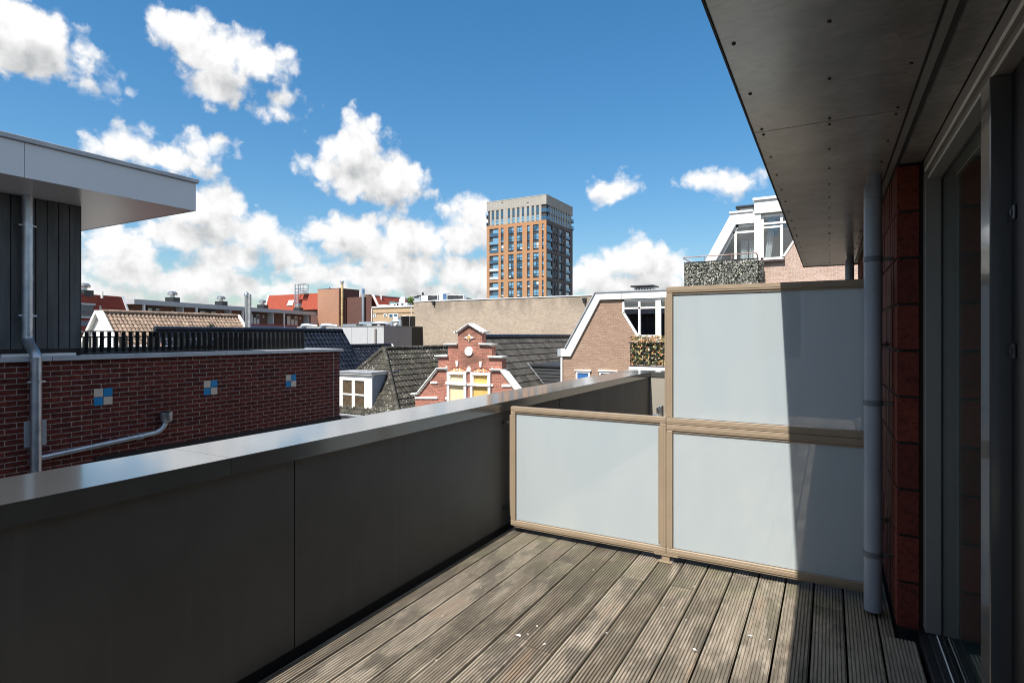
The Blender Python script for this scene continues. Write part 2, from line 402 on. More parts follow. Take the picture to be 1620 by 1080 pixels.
M['door_pane'] = glass_mat('door_glass', (0.86, 0.92, 0.91), ior=1.33)
M['farpane'] = pbr('far_window_glass', (0.03, 0.09, 0.155), 0.06, spec=0.9, coat=1.0)  # blue base colour stands in for reflected sky

# bronze cladding with faint water streaks and dust
m, nt, b = new_mat('bronze_cladding'); M['bronze'] = m
pos = nd(nt, 'ShaderNodeNewGeometry').outputs['Position']
st = noise(nt, vmt(nt, 'MULTIPLY', pos, (14, 14, 0.7)), 1.0, 5, 0.6); du = noise(nt, pos, 2.2, 6, 0.65); sp_ = noise(nt, pos, 120, 2, 0.5)
c = mixc(nt, smooth(nt, du, 0.3, 0.7), (0.064, 0.0645, 0.0635), (0.081, 0.081, 0.079))
c = mixc(nt, smooth(nt, st, 0.52, 0.75, 0, 0.35), c, (0.115, 0.112, 0.105))
c = mixc(nt, smooth(nt, sp_, 0.74, 0.78, 0, 0.5), c, (0.2, 0.19, 0.18))
nt.links.new(c, b.inputs['Base Color']); nt.links.new(mth(nt, 'MULTIPLY_ADD', st, 0.2, 0.45), b.inputs['Roughness']); b.inputs['Specular IOR Level'].default_value = 0.35
bp = nd(nt, 'ShaderNodeBump', ins={'Strength': 0.1, 'Distance': 0.01, 'Height': noise(nt, pos, 1.4, 2, 0.5)}); nt.links.new(bp.outputs[0], b.inputs['Normal'])

# fibre cement soffit
m, nt, b = new_mat('fibre_cement'); M['soffit'] = m
pos = nd(nt, 'ShaderNodeNewGeometry').outputs['Position']
n1 = noise(nt, pos, 5.0, 8, 0.68); n2 = noise(nt, vmt(nt, 'MULTIPLY', pos, (9, 28, 9)), 2.0, 5, 0.7)
c = mixc(nt, smooth(nt, n1, 0.3, 0.72), (0.125, 0.12, 0.11), (0.26, 0.25, 0.23))
c = mixc(nt, smooth(nt, n2, 0.50, 0.66, 0, 0.6), c, (0.085, 0.078, 0.065))
c = mixc(nt, smooth(nt, noise(nt, pos, 22, 5, 0.7), 0.56, 0.72, 0, 0.5), c, (0.07, 0.064, 0.054))
nt.links.new(c, b.inputs['Base Color'])
nt.links.new(mth(nt, 'MULTIPLY_ADD', n2, 0.25, 0.2), b.inputs['Roughness']); b.inputs['Coat Weight'].default_value = 0.9; b.inputs['Coat IOR'].default_value = 1.7; b.inputs['Coat Roughness'].default_value = 0.25
bp = nd(nt, 'ShaderNodeBump', ins={'Strength': 0.22, 'Distance': 0.004, 'Height': mth(nt, 'ADD', n2, n1)}); nt.links.new(bp.outputs[0], b.inputs['Normal'])

# weathered hardwood
m, nt, b = new_mat('weathered_hardwood'); M['wood'] = m
pos = nd(nt, 'ShaderNodeNewGeometry').outputs['Position']
at = nd(nt, 'ShaderNodeAttribute', attribute_name='rnd').outputs['Fac']
sh = nd(nt, 'ShaderNodeCombineXYZ', ins={0: mth(nt, 'MULTIPLY', at, 37.0), 1: mth(nt, 'MULTIPLY', at, 11.0), 2: 0.0}).outputs[0]
pb_ = vmt(nt, 'ADD', pos, sh)
fine = noise(nt, vmt(nt, 'MULTIPLY', pb_, (150, 7, 60)), 1.0, 5, 0.7)
med = noise(nt, vmt(nt, 'MULTIPLY', pb_, (14, 2.2, 10)), 1.0, 5, 0.62)
big = noise(nt, vmt(nt, 'MULTIPLY', vmt(nt, 'ADD', pos, vmt(nt, 'SCALE', sh)), (2.0, 0.8, 1.0)), 2.4, 7, 0.68); big.node.inputs[0].links[0].from_node.inputs[0].links[0].from_node.inputs[1].links[0].from_node.inputs[3].default_value = 0.05
c = mixc(nt, at, (0.16, 0.130, 0.099), (0.345, 0.293, 0.236))
c = mixc(nt, smooth(nt, fine, 0.33, 0.7), vmt(nt, 'SCALE', c), c); c.node.inputs[6].links[0].from_node.inputs[3].default_value = 0.5
c = mixc(nt, smooth(nt, med, 0.45, 0.75, 0, 0.6), c, (0.42, 0.37, 0.305))
c = mixc(nt, smooth(nt, noise(nt, vmt(nt, 'MULTIPLY', pb_, (7, 1.6, 5)), 1.0, 3, 0.55), 0.60, 0.74, 0, 0.35), c, (0.30, 0.19, 0.12))
c = mixc(nt, smooth(nt, big, 0.47, 0.58, 0, 0.78), c, (0.09, 0.078, 0.062))
sy = nd(nt, 'ShaderNodeSeparateXYZ', ins={0: pos}).outputs[1]
alg = mth(nt, 'MULTIPLY', smooth(nt, sy, 2.6, 3.7), smooth(nt, noise(nt, pos, 4.5, 5, 0.6), 0.38, 0.6))
c = mixc(nt, mth(nt, 'MULTIPLY', alg, 0.45), c, (0.16, 0.155, 0.095))
nt.links.new(c, b.inputs['Base Color'])
b.inputs['Roughness'].default_value = 0.82; b.inputs['Specular IOR Level'].default_value = 0.25
bp = nd(nt, 'ShaderNodeBump', ins={'Strength': 0.5, 'Distance': 0.0015, 'Height': fine}); nt.links.new(bp.outputs[0], b.inputs['Normal'])

# glazed dark-red bricks (each brick has its own tone)
m, nt, b = new_mat('red_brick_units'); M['redbrick'] = m
pos = nd(nt, 'ShaderNodeNewGeometry').outputs['Position']
at = nd(nt, 'ShaderNodeAttribute', attribute_name='rnd').outputs['Fac']
c = mixc(nt, at, (0.095, 0.02, 0.013), (0.165, 0.034, 0.021))
c = mixc(nt, smooth(nt, mth(nt, 'FRACT', mth(nt, 'MULTIPLY', at, 7.3)), 0.72, 0.9, 0, 0.6), c, (0.15, 0.07, 0.03))
c = mixc(nt, smooth(nt, noise(nt, pos, 45, 6, 0.7), 0.42, 0.68, 0, 0.75), c, (0.04, 0.012, 0.010))
c = mixc(nt, smooth(nt, noise(nt, pos, 140, 2, 0.5), 0.72, 0.76, 0, 0.5), c, (0.3, 0.24, 0.2))
nt.links.new(c, b.inputs['Base Color']); b.inputs['Roughness'].default_value = 0.8; b.inputs['Specular IOR Level'].default_value = 0.25
bp = nd(nt, 'ShaderNodeBump', ins={'Strength': 0.35, 'Distance': 0.005, 'Height': noise(nt, pos, 70, 6, 0.7)}); nt.links.new(bp.outputs[0], b.inputs['Normal'])
M['joint'] = pbr('dark_joint', (0.03, 0.022, 0.02), 0.9)

# opal glass: milky, lets some light through, smooth reflecting face
m = bpy.data.materials.new('opal_glass'); m.use_nodes = True; nt = m.node_tree; nt.nodes.clear(); M['opal'] = m
pos = nd(nt, 'ShaderNodeNewGeometry').outputs['Position']
sm_ = noise(nt, vmt(nt, 'MULTIPLY', pos, (5, 5, 1.2)), 1.0, 6, 0.6); sm2 = noise(nt, vmt(nt, 'MULTIPLY', pos, (40, 40, 2.5)), 1.0, 3, 0.5)
oc = mixc(nt, smooth(nt, sm_, 0.35, 0.7), (0.63, 0.715, 0.75), (0.675, 0.75, 0.775)); oc = mixc(nt, smooth(nt, sm2, 0.6, 0.75, 0, 0.10), oc, (0.46, 0.47, 0.45))
df = nd(nt, 'ShaderNodeBsdfDiffuse', ins={0: oc}); tl = nd(nt, 'ShaderNodeBsdfTranslucent', ins={0: (0.88, 0.92, 0.96, 1)})
m1 = nd(nt, 'ShaderNodeMixShader', ins={0: 0.46, 1: df.outputs[0], 2: tl.outputs[0]})
fr = nd(nt, 'ShaderNodeFresnel', ins={'IOR': 2.0}).outputs[0]
gl_ = nd(nt, 'ShaderNodeBsdfGlossy', ins={'Color': (1, 1, 1, 1), 'Roughness': 0.02})
m2 = nd(nt, 'ShaderNodeMixShader', ins={0: fr, 1: m1.outputs[0], 2: gl_.outputs[0]}); nd(nt, 'ShaderNodeOutputMaterial', ins={0: m2.outputs[0]})

# ---------------------------------------------------------------- ground
g = MB(); g.box(-1500, -1500, -9.5, 1500, 3000, -9.0)
structure(put('ground', g, pbr('street_ground', (0.09, 0.085, 0.08), 0.9, var=0.3, vscale=0.3)))

# ---------------------------------------------------------------- deck
random.seed(11)
dk = MB(); PITCH = 0.146; GAP = 0.009
x = -2.121
gaps = [-0.661+PITCH*k for k in range(-9, 8)]
edges = [-2.085]+gaps
NG = 9
for i in range(len(edges)-1):
    xa = edges[i]+(GAP/2 if i else 0); xb = edges[i+1]-GAP/2
    ystart, yend = -4.0, 7.6
    if xa > 0.2: yend = 3.28
    y = ystart; first = True
    while y < yend-0.05:
        ln = random.choice([1.85, 2.15, 2.45, 2.75, 3.05]); 
        if first: ln *= random.uniform(0.3, 1.0); first = False
        y2 = min(yend, y+ln)
        if yend-y2 < 0.4: y2 = yend
        w = 0.137; x_l = xb-w if i == 0 else xa
        prof = []; rw = w/NG; dzb = random.uniform(-.0015, .0015)
        for k in range(NG):
            a = x_l+k*rw
            for (dx, z) in ((0.0006, -0.0012), (rw*0.07, 0.0), (rw*0.64, 0.0), (rw*0.71, -0.001), (rw*0.74, -0.0065), (rw*0.97, -0.0065)):
                X = a+dx
                if xa-1e-6 <= X <= xb+1e-6: prof.append((X, z+dzb))
        prof[0] = (prof[0][0], prof[0][1]); n = len(prof)
        prof2 = prof+[(xb, dzb-0.004), (xb, -0.024), (xa, -0.024)]
        rr = random.random(); tl = random.uniform(-.0008, .0008)
        va = [(px_, y+0.002, pz_+tl) for px_, pz_ in prof2]; vb = [(px_, y2-0.002, pz_-tl) for px_, pz_ in prof2]
        n2 = len(prof2)
        fs = [(k, (k+1) % n2, n2+(k+1) % n2, n2+k) for k in range(n2)]+[list(range(n2)), list(range(n2, 2*n2))]
        dk.add(va+vb, fs, 0, rr)
        y = y2
for ya, yb in ((3.284, 5.4), (5.404, 7.6)):
    for k in range(4):
        xs_ = 0.2183+k*0.0155; dk.box(xs_, ya, -0.0085, xs_+0.0098, yb, 0.0, 0, 0.42)
    dk.box(0.2183, ya, -0.024, 0.2795, yb, -0.0086, 0, 0.42)
deck = structure(put('terrace_deck', dk, M['wood'])); deck['label'] = 'weathered grooved hardwood decking boards of the roof terrace'
# droppings and flakes lying on the boards
random.seed(5)
fl = MB()
for (px, py, s) in ((820,1005,1.4),(849,991,1.1),(822,1007,1.0),(1085,981,0.8),(1099,1028,1.1),(939,902,0.8),(1187,1006,1.0),(960,1002,0.7),(835,1004,0.8),(862,1019,0.7),(1050,962,0.6),(1098,928,0.6),(860,1020,0.8),(700,975,.6),(760,930,.5),(1218,1012,.5),(690,1045,.6)):
    s *= 0.75
    d = ray(px, py); t = -CZ/d.z; cx, cy = d.x*t, d.y*t; a0 = random.random()*6
    pts = [(cx+0.009*s*random.uniform(.5,1.2)*math.cos(a0+k*.785)*(1.6 if k%4==0 else .8), cy+0.009*s*random.uniform(.5,1.2)*math.sin(a0+k*.785), 0.003) for k in range(8)]
    fl.prism(pts, (0, 0, 0.0025))
tag(put('paint_flakes', fl, M['white']), 'scattered white flakes lying on the grooved deck boards', 'flakes', kind='stuff')
sub = MB(); sub.box(-2.3, -4.2, -0.35, 4.5, 7.8, -0.07)
structure(put('terrace_base', sub, M['black']))

# ---------------------------------------------------------------- parapet
par = thing('parapet_wall', (-2.3, 1.8, -0.2), 'long dark bronze clad parapet with glossy flat coping along the terrace', 'parapet')
def cladding(x, ys, z0, z1):
    for ya, yb in zip(ys[:-1], ys[1:]):
        p = MB(); p.box(x-0.012, ya+0.003, z0, x, yb-0.003, z1, ch=0.001)
        o = put('cladding_panel', p, M['bronze'], par)
        sc = MB()
        for yy in (ya+0.035, (ya+yb)/2, yb-0.035):
            for zz in (z0+0.10, (z0+z1)/2-0.02, z1-0.06):
                sc.tube([(x-0.001, yy, zz), (x+0.0022, yy, zz)], [0.0065, 0.005], 8)
        put('rivets', sc, M['bronze'], o, smooth=40)
PX = -2.12
cladding(PX, [-4.04, -1.13, 1.775, 4.68, 7.60], 0.03, 0.92)
core = MB(); core.box(-2.49, -4.04, -2.6, PX-0.014, 7.86, 0.90); core.box(PX-0.014, 7.62, -1.0, 4.4, 7.86, 0.90)
put('core', core, M['black'], par)
ZT = CZ-0.493
for ya, yb in ((-4.06, -1.50), (-1.50, 1.448), (1.448, 4.40), (4.40, 7.46)):
    p = MB()
    prof = [(-2.100, 0.887), (-2.100, ZT), (-2.505, ZT-0.002), (-2.505, 0.89), (-2.493, 0.89), (-2.493, ZT-0.014), (-2.112, ZT-0.014), (-2.112, 0.887)]
    p.prism([(x, ya+0.001, z) for x, z in prof], (0, yb-ya-0.002, 0))
    put('coping', p, M['coping'], par)
p = MB(); p.box(-2.505, 7.461, 0.889, -2.100, 7.90, ZT+0.001); p.box(-2.0995, 7.461+.13, 0.889, 4.4, 7.90, ZT+0.001)
put('coping', p, M['coping'], par)
p = MB(); p.box(PX+0.003, 7.60, 0.03, 4.4, 7.618, 0.886)
o = put('cladding_panel', p, M['beige'], par); o['label'] = 'beige end panel of the parapet facing the terrace'

# ---------------------------------------------------------------- privacy screen
SY = 3.66
scr = thing('privacy_screen', (-0.9, SY, 0), 'stepped tan framed privacy screen of three milky white glass panels across the deck', 'privacy screen')
def screen_panel(xa, xb, za, zb, sides=(1, 1, 1, 1)):
    f = MB(); w = 0.040; dp = 0.040; e = 0.0012
    def rail(ax, x0, z0, x1, z1):
        f.box(x0, SY, z0, x1, SY+dp, z1, ch=0.0025)
        if ax == 'h':
            zc = z1 if z0 == za else z0; s = 1 if z0 == za else -1
            f.box(x0+w*.6, SY+0.006, min(zc, zc+s*0.012)+0, x1-w*.6, SY+0.030, max(zc, zc+s*0.012), ch=0.002)
            f.box(x0+0.004, SY-0.0014, z0+0.012, x1-0.004, SY+0.002, z1-0.014, ch=0.001)
        else:
            xc = x1 if x0 == xa else x0; s = 1 if x0 == xa else -1
            f.box(min(xc, xc+s*0.012), SY+0.006, z0+w*.6, max(xc, xc+s*0.012), SY+0.030, z1-w*.6, ch=0.002)
            f.box(x0+0.012, SY-0.0014, z0+0.004, x1-0.014, SY+0.002, z1-0.004, ch=0.001)
    rail('h', xa+e, za+e, xb-e, za+w); rail('h', xa+e, zb-w, xb-e, zb-e)
    rail('v', xa+e, za+w+e, xa+w, zb-w-e); rail('v', xb-w, za+w+e, xb-e, zb-w-e)
    o = put('frame', f, M['tan'], scr)
    g = MB(); g.box(xa+w+0.004, SY+0.014, za+w+0.004, xb-w-0.004, SY+0.022, zb-w-0.004)
    put('glass_pane', g, M['opal'], o)
screen_panel(-2.055, -0.9127, 0.05, 0.926)
screen_panel(-0.9127, 0.245, 0.05, 0.882)
screen_panel(-0.9127, 0.245, 0.882, 1.759)
p = MB(); p.box(-0.9127-0.028, SY+0.002, 0.003, -0.9127+0.022, SY+0.038, 0.05, ch=0.001); p.box(-0.9127-0.075, SY-0.004, 0.040, -0.9127+0.075, SY+0.040, 0.0505)
p.box(-0.9127-0.045, SY-0.02, 0.001, -0.9127+0.04, SY+0.06, 0.004)
put('foot', p, M['tan'], scr)
for z in (0.80, 0.17):
    p = MB(); p.box(-2.118, SY+0.0, z-0.012, -2.112, SY+0.04, z+0.012); p.tube([(-2.115, SY+0.02, z), (-2.056, SY+0.02, z)], 0.006, 8)
    p.tube([(-2.100, SY+0.02, z), (-2.085, SY+0.02, z)], 0.014, 8); put('wall_bracket', p, M['dark_steel'], scr, smooth=40)
for z in (0.45, 1.40):
    p = MB(); p.tube([(0.245, SY+0.02, z), (0.284, SY+0.02, z)], 0.007, 8); p.tube([(0.262, SY+0.02, z), (0.275, SY+0.02, z)], 0.014, 8); put('wall_bracket', p, M['dark_steel'], scr, smooth=40)
# adjustable end fitting behind the step of the screen
p = MB(); p.box(-0.975, SY+0.05, 0.905, -0.95, SY+0.09, 0.99, ch=.004); p.box(-1.02, SY+0.05, 0.905, -0.95, SY+0.09, 0.925, ch=.004); p.tube([(-0.985, SY+0.07, 0.935), (-0.985, SY+0.07, 0.975)], 0.008, 8)
put('end_fitting', p, M['steel'], scr, smooth=40)

# ---------------------------------------------------------------- own building
own = thing('apartment_building', (1.5, 3.4, 0), 'dark red brick apartment house with overhanging grey soffit and sliding door on the terrace', 'building')
random.seed(3)
bw = MB(); WX = 0.288; ZS = 2.279
bw.box(WX+0.010, 3.352, 0.02, 0.39, 7.70, ZS-0.001, 1); bw.box(0.391, 3.352, -9, 6, 7.70, ZS-0.002, 1)
CO = 0.2245; BT = [0.018+CO*k for k in range(11)]
Z0 = 0.035
for k in range(10):
    za = Z0+CO*k; zb = min(za+CO-0.013, ZS-0.004)
    j = lambda s: random.uniform(-s, s)
    bw.box(WX+j(.001), 3.340+j(.002), za, 0.378, 3.44, zb, 0, ch=0.002)          # header at the reveal
    y = 3.451
    while y < 7.66:
        bw.box(WX+j(.0022), y, za+j(.001), WX+0.05, min(7.70, y+0.0475), zb+j(.001), 0, ch=0.0018); y += 0.056
put('brick_wall', bw, [M['redbrick'], M['joint']], own)
# soffit boards, strips, fascia and roof slab
sof_o = None
SZ = 2.28; SX = -0.27
for ya, yb in ((-4.0, -0.24), (-0.24, 2.53), (2.53, 5.30), (5.30, 7.46), (7.46, 7.77)):
    p = MB(); p.box(SX, ya+0.003, SZ, 0.250, yb-0.003, SZ+0.012)
    so = put('soffit_board', p, M['soffit'], own)
    sc = []
    for xx in (-0.238, 0.0, 0.218):
        n = max(1, round((yb-ya-0.07)/0.36))
        for q in range(n+1):
            yy = ya+0.035+(yb-ya-0.07)*q/n
            if yy > 1.0: sc.append((xx, yy))
    s0 = None
    for xx, yy in sc:
        if s0 is None:
            p = MB(); p.tube([(xx, yy, SZ+0.001), (xx, yy, SZ-0.003), (xx, yy, SZ-0.005)], [0.0058, 0.0058, 0.003], 10)
            s0 = put('screw', p, M['screw'], so, smooth=40); b0 = (xx, yy)
        else: copy_part(s0, (xx-b0[0], yy-b0[1], 0))
p = MB(); p.box(0.260, -4, SZ+0.004, 0.284, 7.70, SZ+0.016)
put('cover_strip', p, M['alu'], own)
p = MB(); p.box(0.303, -4, SZ-0.001, 0.388, 3.334, SZ+0.012)
put('soffit_board', p, M['soffit'], own)
p = MB(); p.box(SX+0.004, -4.0, SZ+0.0125, 6, 7.765, SZ+0.34)
put('roof_slab', p, M['black'], own)
p = MB(); p.box(SX-0.006, -4.02, SZ-0.006, SX-0.0005, 7.785, SZ+0.38); p.box(SX-0.006, 7.786, SZ-0.006, 6, 7.80, SZ+0.38)
put('fascia', p, M['black'], own)
# door and window front
fx0, fx1 = 0.392, 0.455
p = MB()
p.box(fx0, -3.9, 2.215, fx1+0.05, 3.318, SZ-0.003, ch=0.002)           # head
p.box(fx0, 3.262, 0.062, fx1+0.05, 3.332, 2.2145, ch=0.002)              # jamb
p.box(fx0+0.012, -3.9, 2.180, fx1, 3.26, 2.2145, ch=0.001)
put('window_frame', p, M['alu'], own)
p = MB(); p.box(fx0-0.004, -3.9, 2.2155, fx0+0.0015, 3.26, 2.2215); p.box(fx0+0.008, -3.9, 2.181, fx0+0.0125, 3.26, 2.185)  # pale strips added to paint highlights along the frame head
put('edge_highlight', p, M['alu_highlight'], own)
p = MB(); p.box(fx0+0.004, 2.062, 0.062, fx1+0.05, 2.172, 2.1795, ch=0.003)
put('mullion', p, pbr('mullion_coat', (0.06, 0.06, 0.063), 0.22, spec=1.0, coat=1.0, coat_r=0.08), own)
p = MB(); p.box(fx1, 2.173, 0.062, fx1+0.006, 3.261, 2.1795); p.box(fx1+0.022, 2.173, 0.062, fx1+0.028, 3.261, 2.1795)
put('glass_pane', p, M['door_pane'], own)
p = MB(); p.box(fx1-0.004, 3.250, 0.0625, fx1-0.0005, 3.2615, 2.1794); p.box(fx1-0.004, 2.173, 0.0625, fx1-0.0005, 3.2495, 0.074); p.box(fx1-0.004, 2.173, 2.168, fx1-0.0005, 3.2495, 2.1794)
put('gasket', p, M['black'], own)
dr = MB()
dr.box(fx1-0.012, 1.93, 0.062, fx1+0.05, 2.058, 2.1795, ch=0.003); dr.box(fx1-0.012, -1.0, 0.062, fx1+0.05, 1.929, 0.17, ch=0.003); dr.box(fx1-0.012, -1.0, 2.08, fx1+0.05, 1.929, 2.1795, ch=.003)
do = put('sliding_door', dr, pbr('black_door_coat', (0.008, 0.008, 0.009), 0.5, spec=0.25), own)
p = MB(); p.box(fx1+0.01, -1.0, 0.17, fx1+0.02, 1.93, 2.08); put('glass_pane', p, M['door_pane'], do)
for z in (CZ+0.335, CZ-0.043):
    p = MB(); p.box(fx1-0.020, 2.008, z-0.02, fx1-0.012, 2.034, z+0.02, ch=0.003); p.box(fx1-0.024, 2.015, z-0.008, fx1-0.0205, 2.028, z+0.008, ch=.001)
    put('hinge', p, M['dark_steel'], do)
p = MB(); p.box(fx1+0.055, -1, 0.0, 4.5, -0.95, 2.3); p.box(4.5, -1, 0, 4.6, 3.3, 2.3); p.box(fx1+0.055, -1, 0.0, 4.5, 3.3, 0.055); p.box(fx1+0.055, 3.25, 0.056, 4.5, 3.3, 2.279); p.box(fx1+0.055, -1, 2.24, 4.5, 3.249, 2.279)
put('room', p, pbr('room_plaster', (0.42, 0.41, 0.39), 0.9), own)
p = MB(); p.box(0.375, -3.9, -0.06, fx1+0.05, 3.335, 0.030, ch=0.002); p.box(0.405, -3.9, 0.0305, fx1+0.05, 3.335, 0.060, ch=0.002)
so = put('door_sill', p, M['dark_metal'], own)
p = MB(); p.box(0.432, -3.9, 0.0605, 0.436, 3.25, 0.066); put('track', p, M['alu_highlight'], so)
p = MB(); p.box(0.30, -3.9, -9, 6, 3.34, -0.08); put('lower_wall', p, M['joint'], own)

# rain pipes on the brick wall
def rain_pipe(x, y, label, grp='grey rain pipes on the brick wall'):
    t = thing('rain_pipe', (x, y, 0.02), label, 'drainpipe')
    p = MB(); r = 0.0415
    p.tube([(x, y, 0.02), (x, y, 2.16)], r, 24); p.tube([(x, y, 0.30), (x, y, 0.315)], r+0.002, 24)
    put('pipe', p, M['pvc'], t, smooth=40)
    p = MB(); p.tube([(x, y, 2.161), (x, y, 2.215), (x+0.006, y, 2.245), (x+0.006, y, 2.2795)], [r, r, r*0.8, r*0.8], 24)
    put('socket', p, M['pvc'], t, smooth=40)
    for z in (0.30, 1.085, 1.83):
        p = MB(); p.tube([(x, y, z), (x, y, z+0.028)], r+0.0035, 24, 0)
        p.box(x+0.04, y-0.010, z+0.004, 0.287, y+0.010, z+0.022, 1, ch=0.002); p.tube([(x+0.062, y-.02, z+0.013), (x+0.062, y+.02, z+0.013)], 0.006, 8, 1)
        put('bracket', p, [M['pvc_dark'], M['dark_steel']], t, smooth=40)
rain_pipe(0.199, 3.507, 'grey plastic rain pipe with clamps standing in front of the screen end')
rain_pipe(0.185, 6.9, 'far grey rain pipe under the soffit beyond the screen')

# pale neighbour behind the terrace (seen only as a reflection in the frosted glass)
rbd = thing('rear_building', (1, -13, -9), 'pale rendered building with tall windows facing the terrace from behind', 'building')
p = MB(); p.box(-7, -20, -9, 9, -13, 5.2); put('wall', p, pbr('pale_render', (0.55, 0.54, 0.52), 0.8, var=.05), rbd)
for x_ in (-5.2, -2.2, 0.8, 3.8):
    p = MB(); p.box(x_, -12.999, 0.6, x_+1.5, -12.96, 3.4); w_ = put('window', p, M['white'], rbd)
    p = MB(); p.box(x_+.1, -12.9595, 0.7, x_+1.4, -12.95, 3.3); put('pane', p, pbr('rear_pane', (0.02, 0.03, 0.04), 0.05), w_)
# ---------------------------------------------------------------- modern brick building on the left
M['leftbrick'] = brick('dark_red_brick', (0.145, 0.03, 0.021), (0.07, 0.016, 0.013), (0.28, 0.235, 0.21), bw=0.2, bh=0.0585, ms=0.0105, bump=0.6, rough=0.8, var=0.45, spec=0.2)
M['clad'] = pbr('grey_stained_boards', (0.078, 0.082, 0.085), 0.6, var=0.3, vscale=2.0, stretch=(6, 6, 0.8), bump=0.3, bscale=8, attr=0.18)
M['tile_blue'] = pbr('blue_tile', (0.0, 0.22, 0.48), 0.5, var=0.1, vscale=8)
M['tile_cream'] = pbr('cream_tile', (0.62, 0.53, 0.43), 0.5, var=0.06, vscale=8)
LX = -7.5
lb = thing('modern_building', (-10, 3, -9), 'dark red brick building with flat roof pavilion and inset blue and cream tiles', 'building')
zt = CZ-0.235
p = MB(); p.box(-14, -6, -9, -7.851, 6.889, CZ-1.0); p.box(-7.85, -6, -9, LX, 7.24, zt-0.056); p.box(-14, 6.89, -9, -7.851, 7.24, zt-0.056)
put('brick_wall', p, M['leftbrick'], lb)
p = MB(); p.box(-7.86, -6, zt-0.05, LX+0.045, 3.0, zt, ch=0.004); p.box(-7.86, 3.003, zt-0.05, LX+0.045, 5.06, zt, ch=0.004); p.box(-7.86, 5.063, zt-0.05, LX+0.045, 7.29, zt, ch=0.004); p.box(-14, 6.88, zt-0.05, -7.863, 7.29, zt, ch=.004)
put('wall_coping', p, M['zinc'], lb)
p = MB(); p.box(LX, 3.43, CZ-1.62, LX+0.02, 7.25, CZ-1.42); p.box(LX-0.4, 7.241, CZ-1.62, LX+0.02, 7.262, CZ-1.42)
put('flashing', p, M['black'], lb)
p = MB(); p.box(LX-0.1, 7.2405, CZ-1.419, LX-0.09, 7.246, zt-0.06); p.box(LX+0.0005, 7.10, CZ-1.419, LX+0.003, 7.107, zt-0.06); put('movement_joint', p, M['leftbrick'] if False else M['zinc'], lb)
for ya in (3.42, 4.757, 6.108):
    z = CZ-0.828; s = 0.101
    p = MB()
    for a in (0, 1):
        for b_ in (0, 1):
            p.box(LX-0.01, ya+a*s+0.003, z+b_*s+0.003, LX+0.004, ya+(a+1)*s-0.003, z+(b_+1)*s-0.003, 0 if a == b_ else 1)
    o = put('tile_panel', p, [M['tile_blue'], M['tile_cream']], lb)
# pavilion on the roof
KX = -7.7; KY = 3.376
p = MB(); zb = CZ-0.182; zc = CZ+1.518
p.box(-13, -3.0, CZ-1.0, KX-0.152, KY-0.05, zb+0.009, 1, 0.5); p.box(-13, -3.0, zb+0.01, KX-0.03, KY-0.03, zc-0.01, 1, 0.5)
y = KY; random.seed(8)
while y > -3.0:
    p.box(KX-0.025, y-0.105, zb, KX+random.uniform(-.001, .001), y-0.003, zc-0.001, 0, ch=0.004); y -= 0.109
x = KX-0.026
while x > -13: p.box(x-0.105, KY-0.028, zb, x-0.003, KY-0.003, zc-0.001, 0, ch=0.004); x -= 0.109
p.box(KX-0.024, KY-0.003, zb, KX+0.004, KY+0.006, zc-0.001, 0, 0.1)
put('timber_cladding', p, [M['clad'], M['black']], lb)
EX = -6.76; EY = 4.19
p = MB(); p.box(-14, -6, zc, EX-0.012, EY-0.012, zc+0.012); put('eaves_soffit', p, M['white_panel'], lb)
p = MB()
for ya, yb in ((-6, -0.51), (-0.507, 2.493), (2.497, EY)): p.box(EX-0.012, ya, zc-0.004, EX, yb, zc+0.332)
p.box(-14, EY-0.012, zc-0.004, EX-0.0125, EY, zc+0.332)
put('eaves_fascia', p, M['white_panel'], lb)
p = MB()
for ya, yb in ((-6, 0.7), (0.703, EY+0.028)): p.box(-14, ya, zc+0.335, EX+0.028, yb, zc+0.384, ch=0.004)
put('roof_trim', p, M['zinc'], lb)
p = MB(); p.box(-13.9, -5.9, zc+0.013, EX-0.02, EY-0.02, zc+0.334); put('roof_core', p, M['black'], lb)
p = MB(); p.box(KX+0.0045, -3, zt+0.0005, KX+0.08, 2.55, zt+0.030); p.box(KX+0.0045, 2.62, zt+0.0005, KX+0.07, 3.30, zt+0.032); p.box(KX-.05, -3, zt+0.0005, KX+0.004, KY, zb+0.03, 1)
put('foot_flashing', p, [M['white'], M['black']], lb)
# drainpipes
dp = thing('downpipe', (-7.6, 2.83, -9), 'galvanised downpipe with an offset bend running from eaves down the brick', 'drainpipe')
p = MB(); r = 0.051; ux, lx2, py_ = -7.630, -7.425, 2.84
def bend(a, b, n=7):
    pts = []
    for i in range(n+1):
        t = i/n; s = t*t*(3-2*t); pts.append((a[0]+(b[0]-a[0])*s, a[1], a[2]+(b[2]-a[2])*t))
    return pts
p.tube([(ux, py_, zc), (ux, py_, CZ+0.01)]+bend((ux, py_, CZ-0.02), (lx2, py_, CZ-0.25))+[(lx2, py_, CZ-0.27), (lx2, py_, -9)], r, 20)
for z in (CZ-0.02, CZ-0.27, CZ-1.0, CZ+0.62): p.tube([(ux if z > CZ-0.1 else lx2, py_, z-0.03), (ux if z > CZ-0.1 else lx2, py_, z+0.03)], r+0.002, 20)
put('pipe', p, M['galv'], dp, smooth=50)
for xx, z in ((ux, CZ+1.19), (ux, CZ+0.21), (lx2, CZ-0.50), (lx2, CZ-2.4)):
    p = MB(); p.tube([(xx, py_, z-0.014), (xx, py_, z+0.014)], r+0.006, 20)
    p.box(xx-0.02, py_-r-0.03, z-0.01, xx+0.02, py_+r+0.03, z+0.01, ch=.003); p.tube([(xx-0.07, py_, z), (xx-0.05, py_, z)], 0.008, 8)
    put('clip', p, M['galv'], dp, smooth=50)
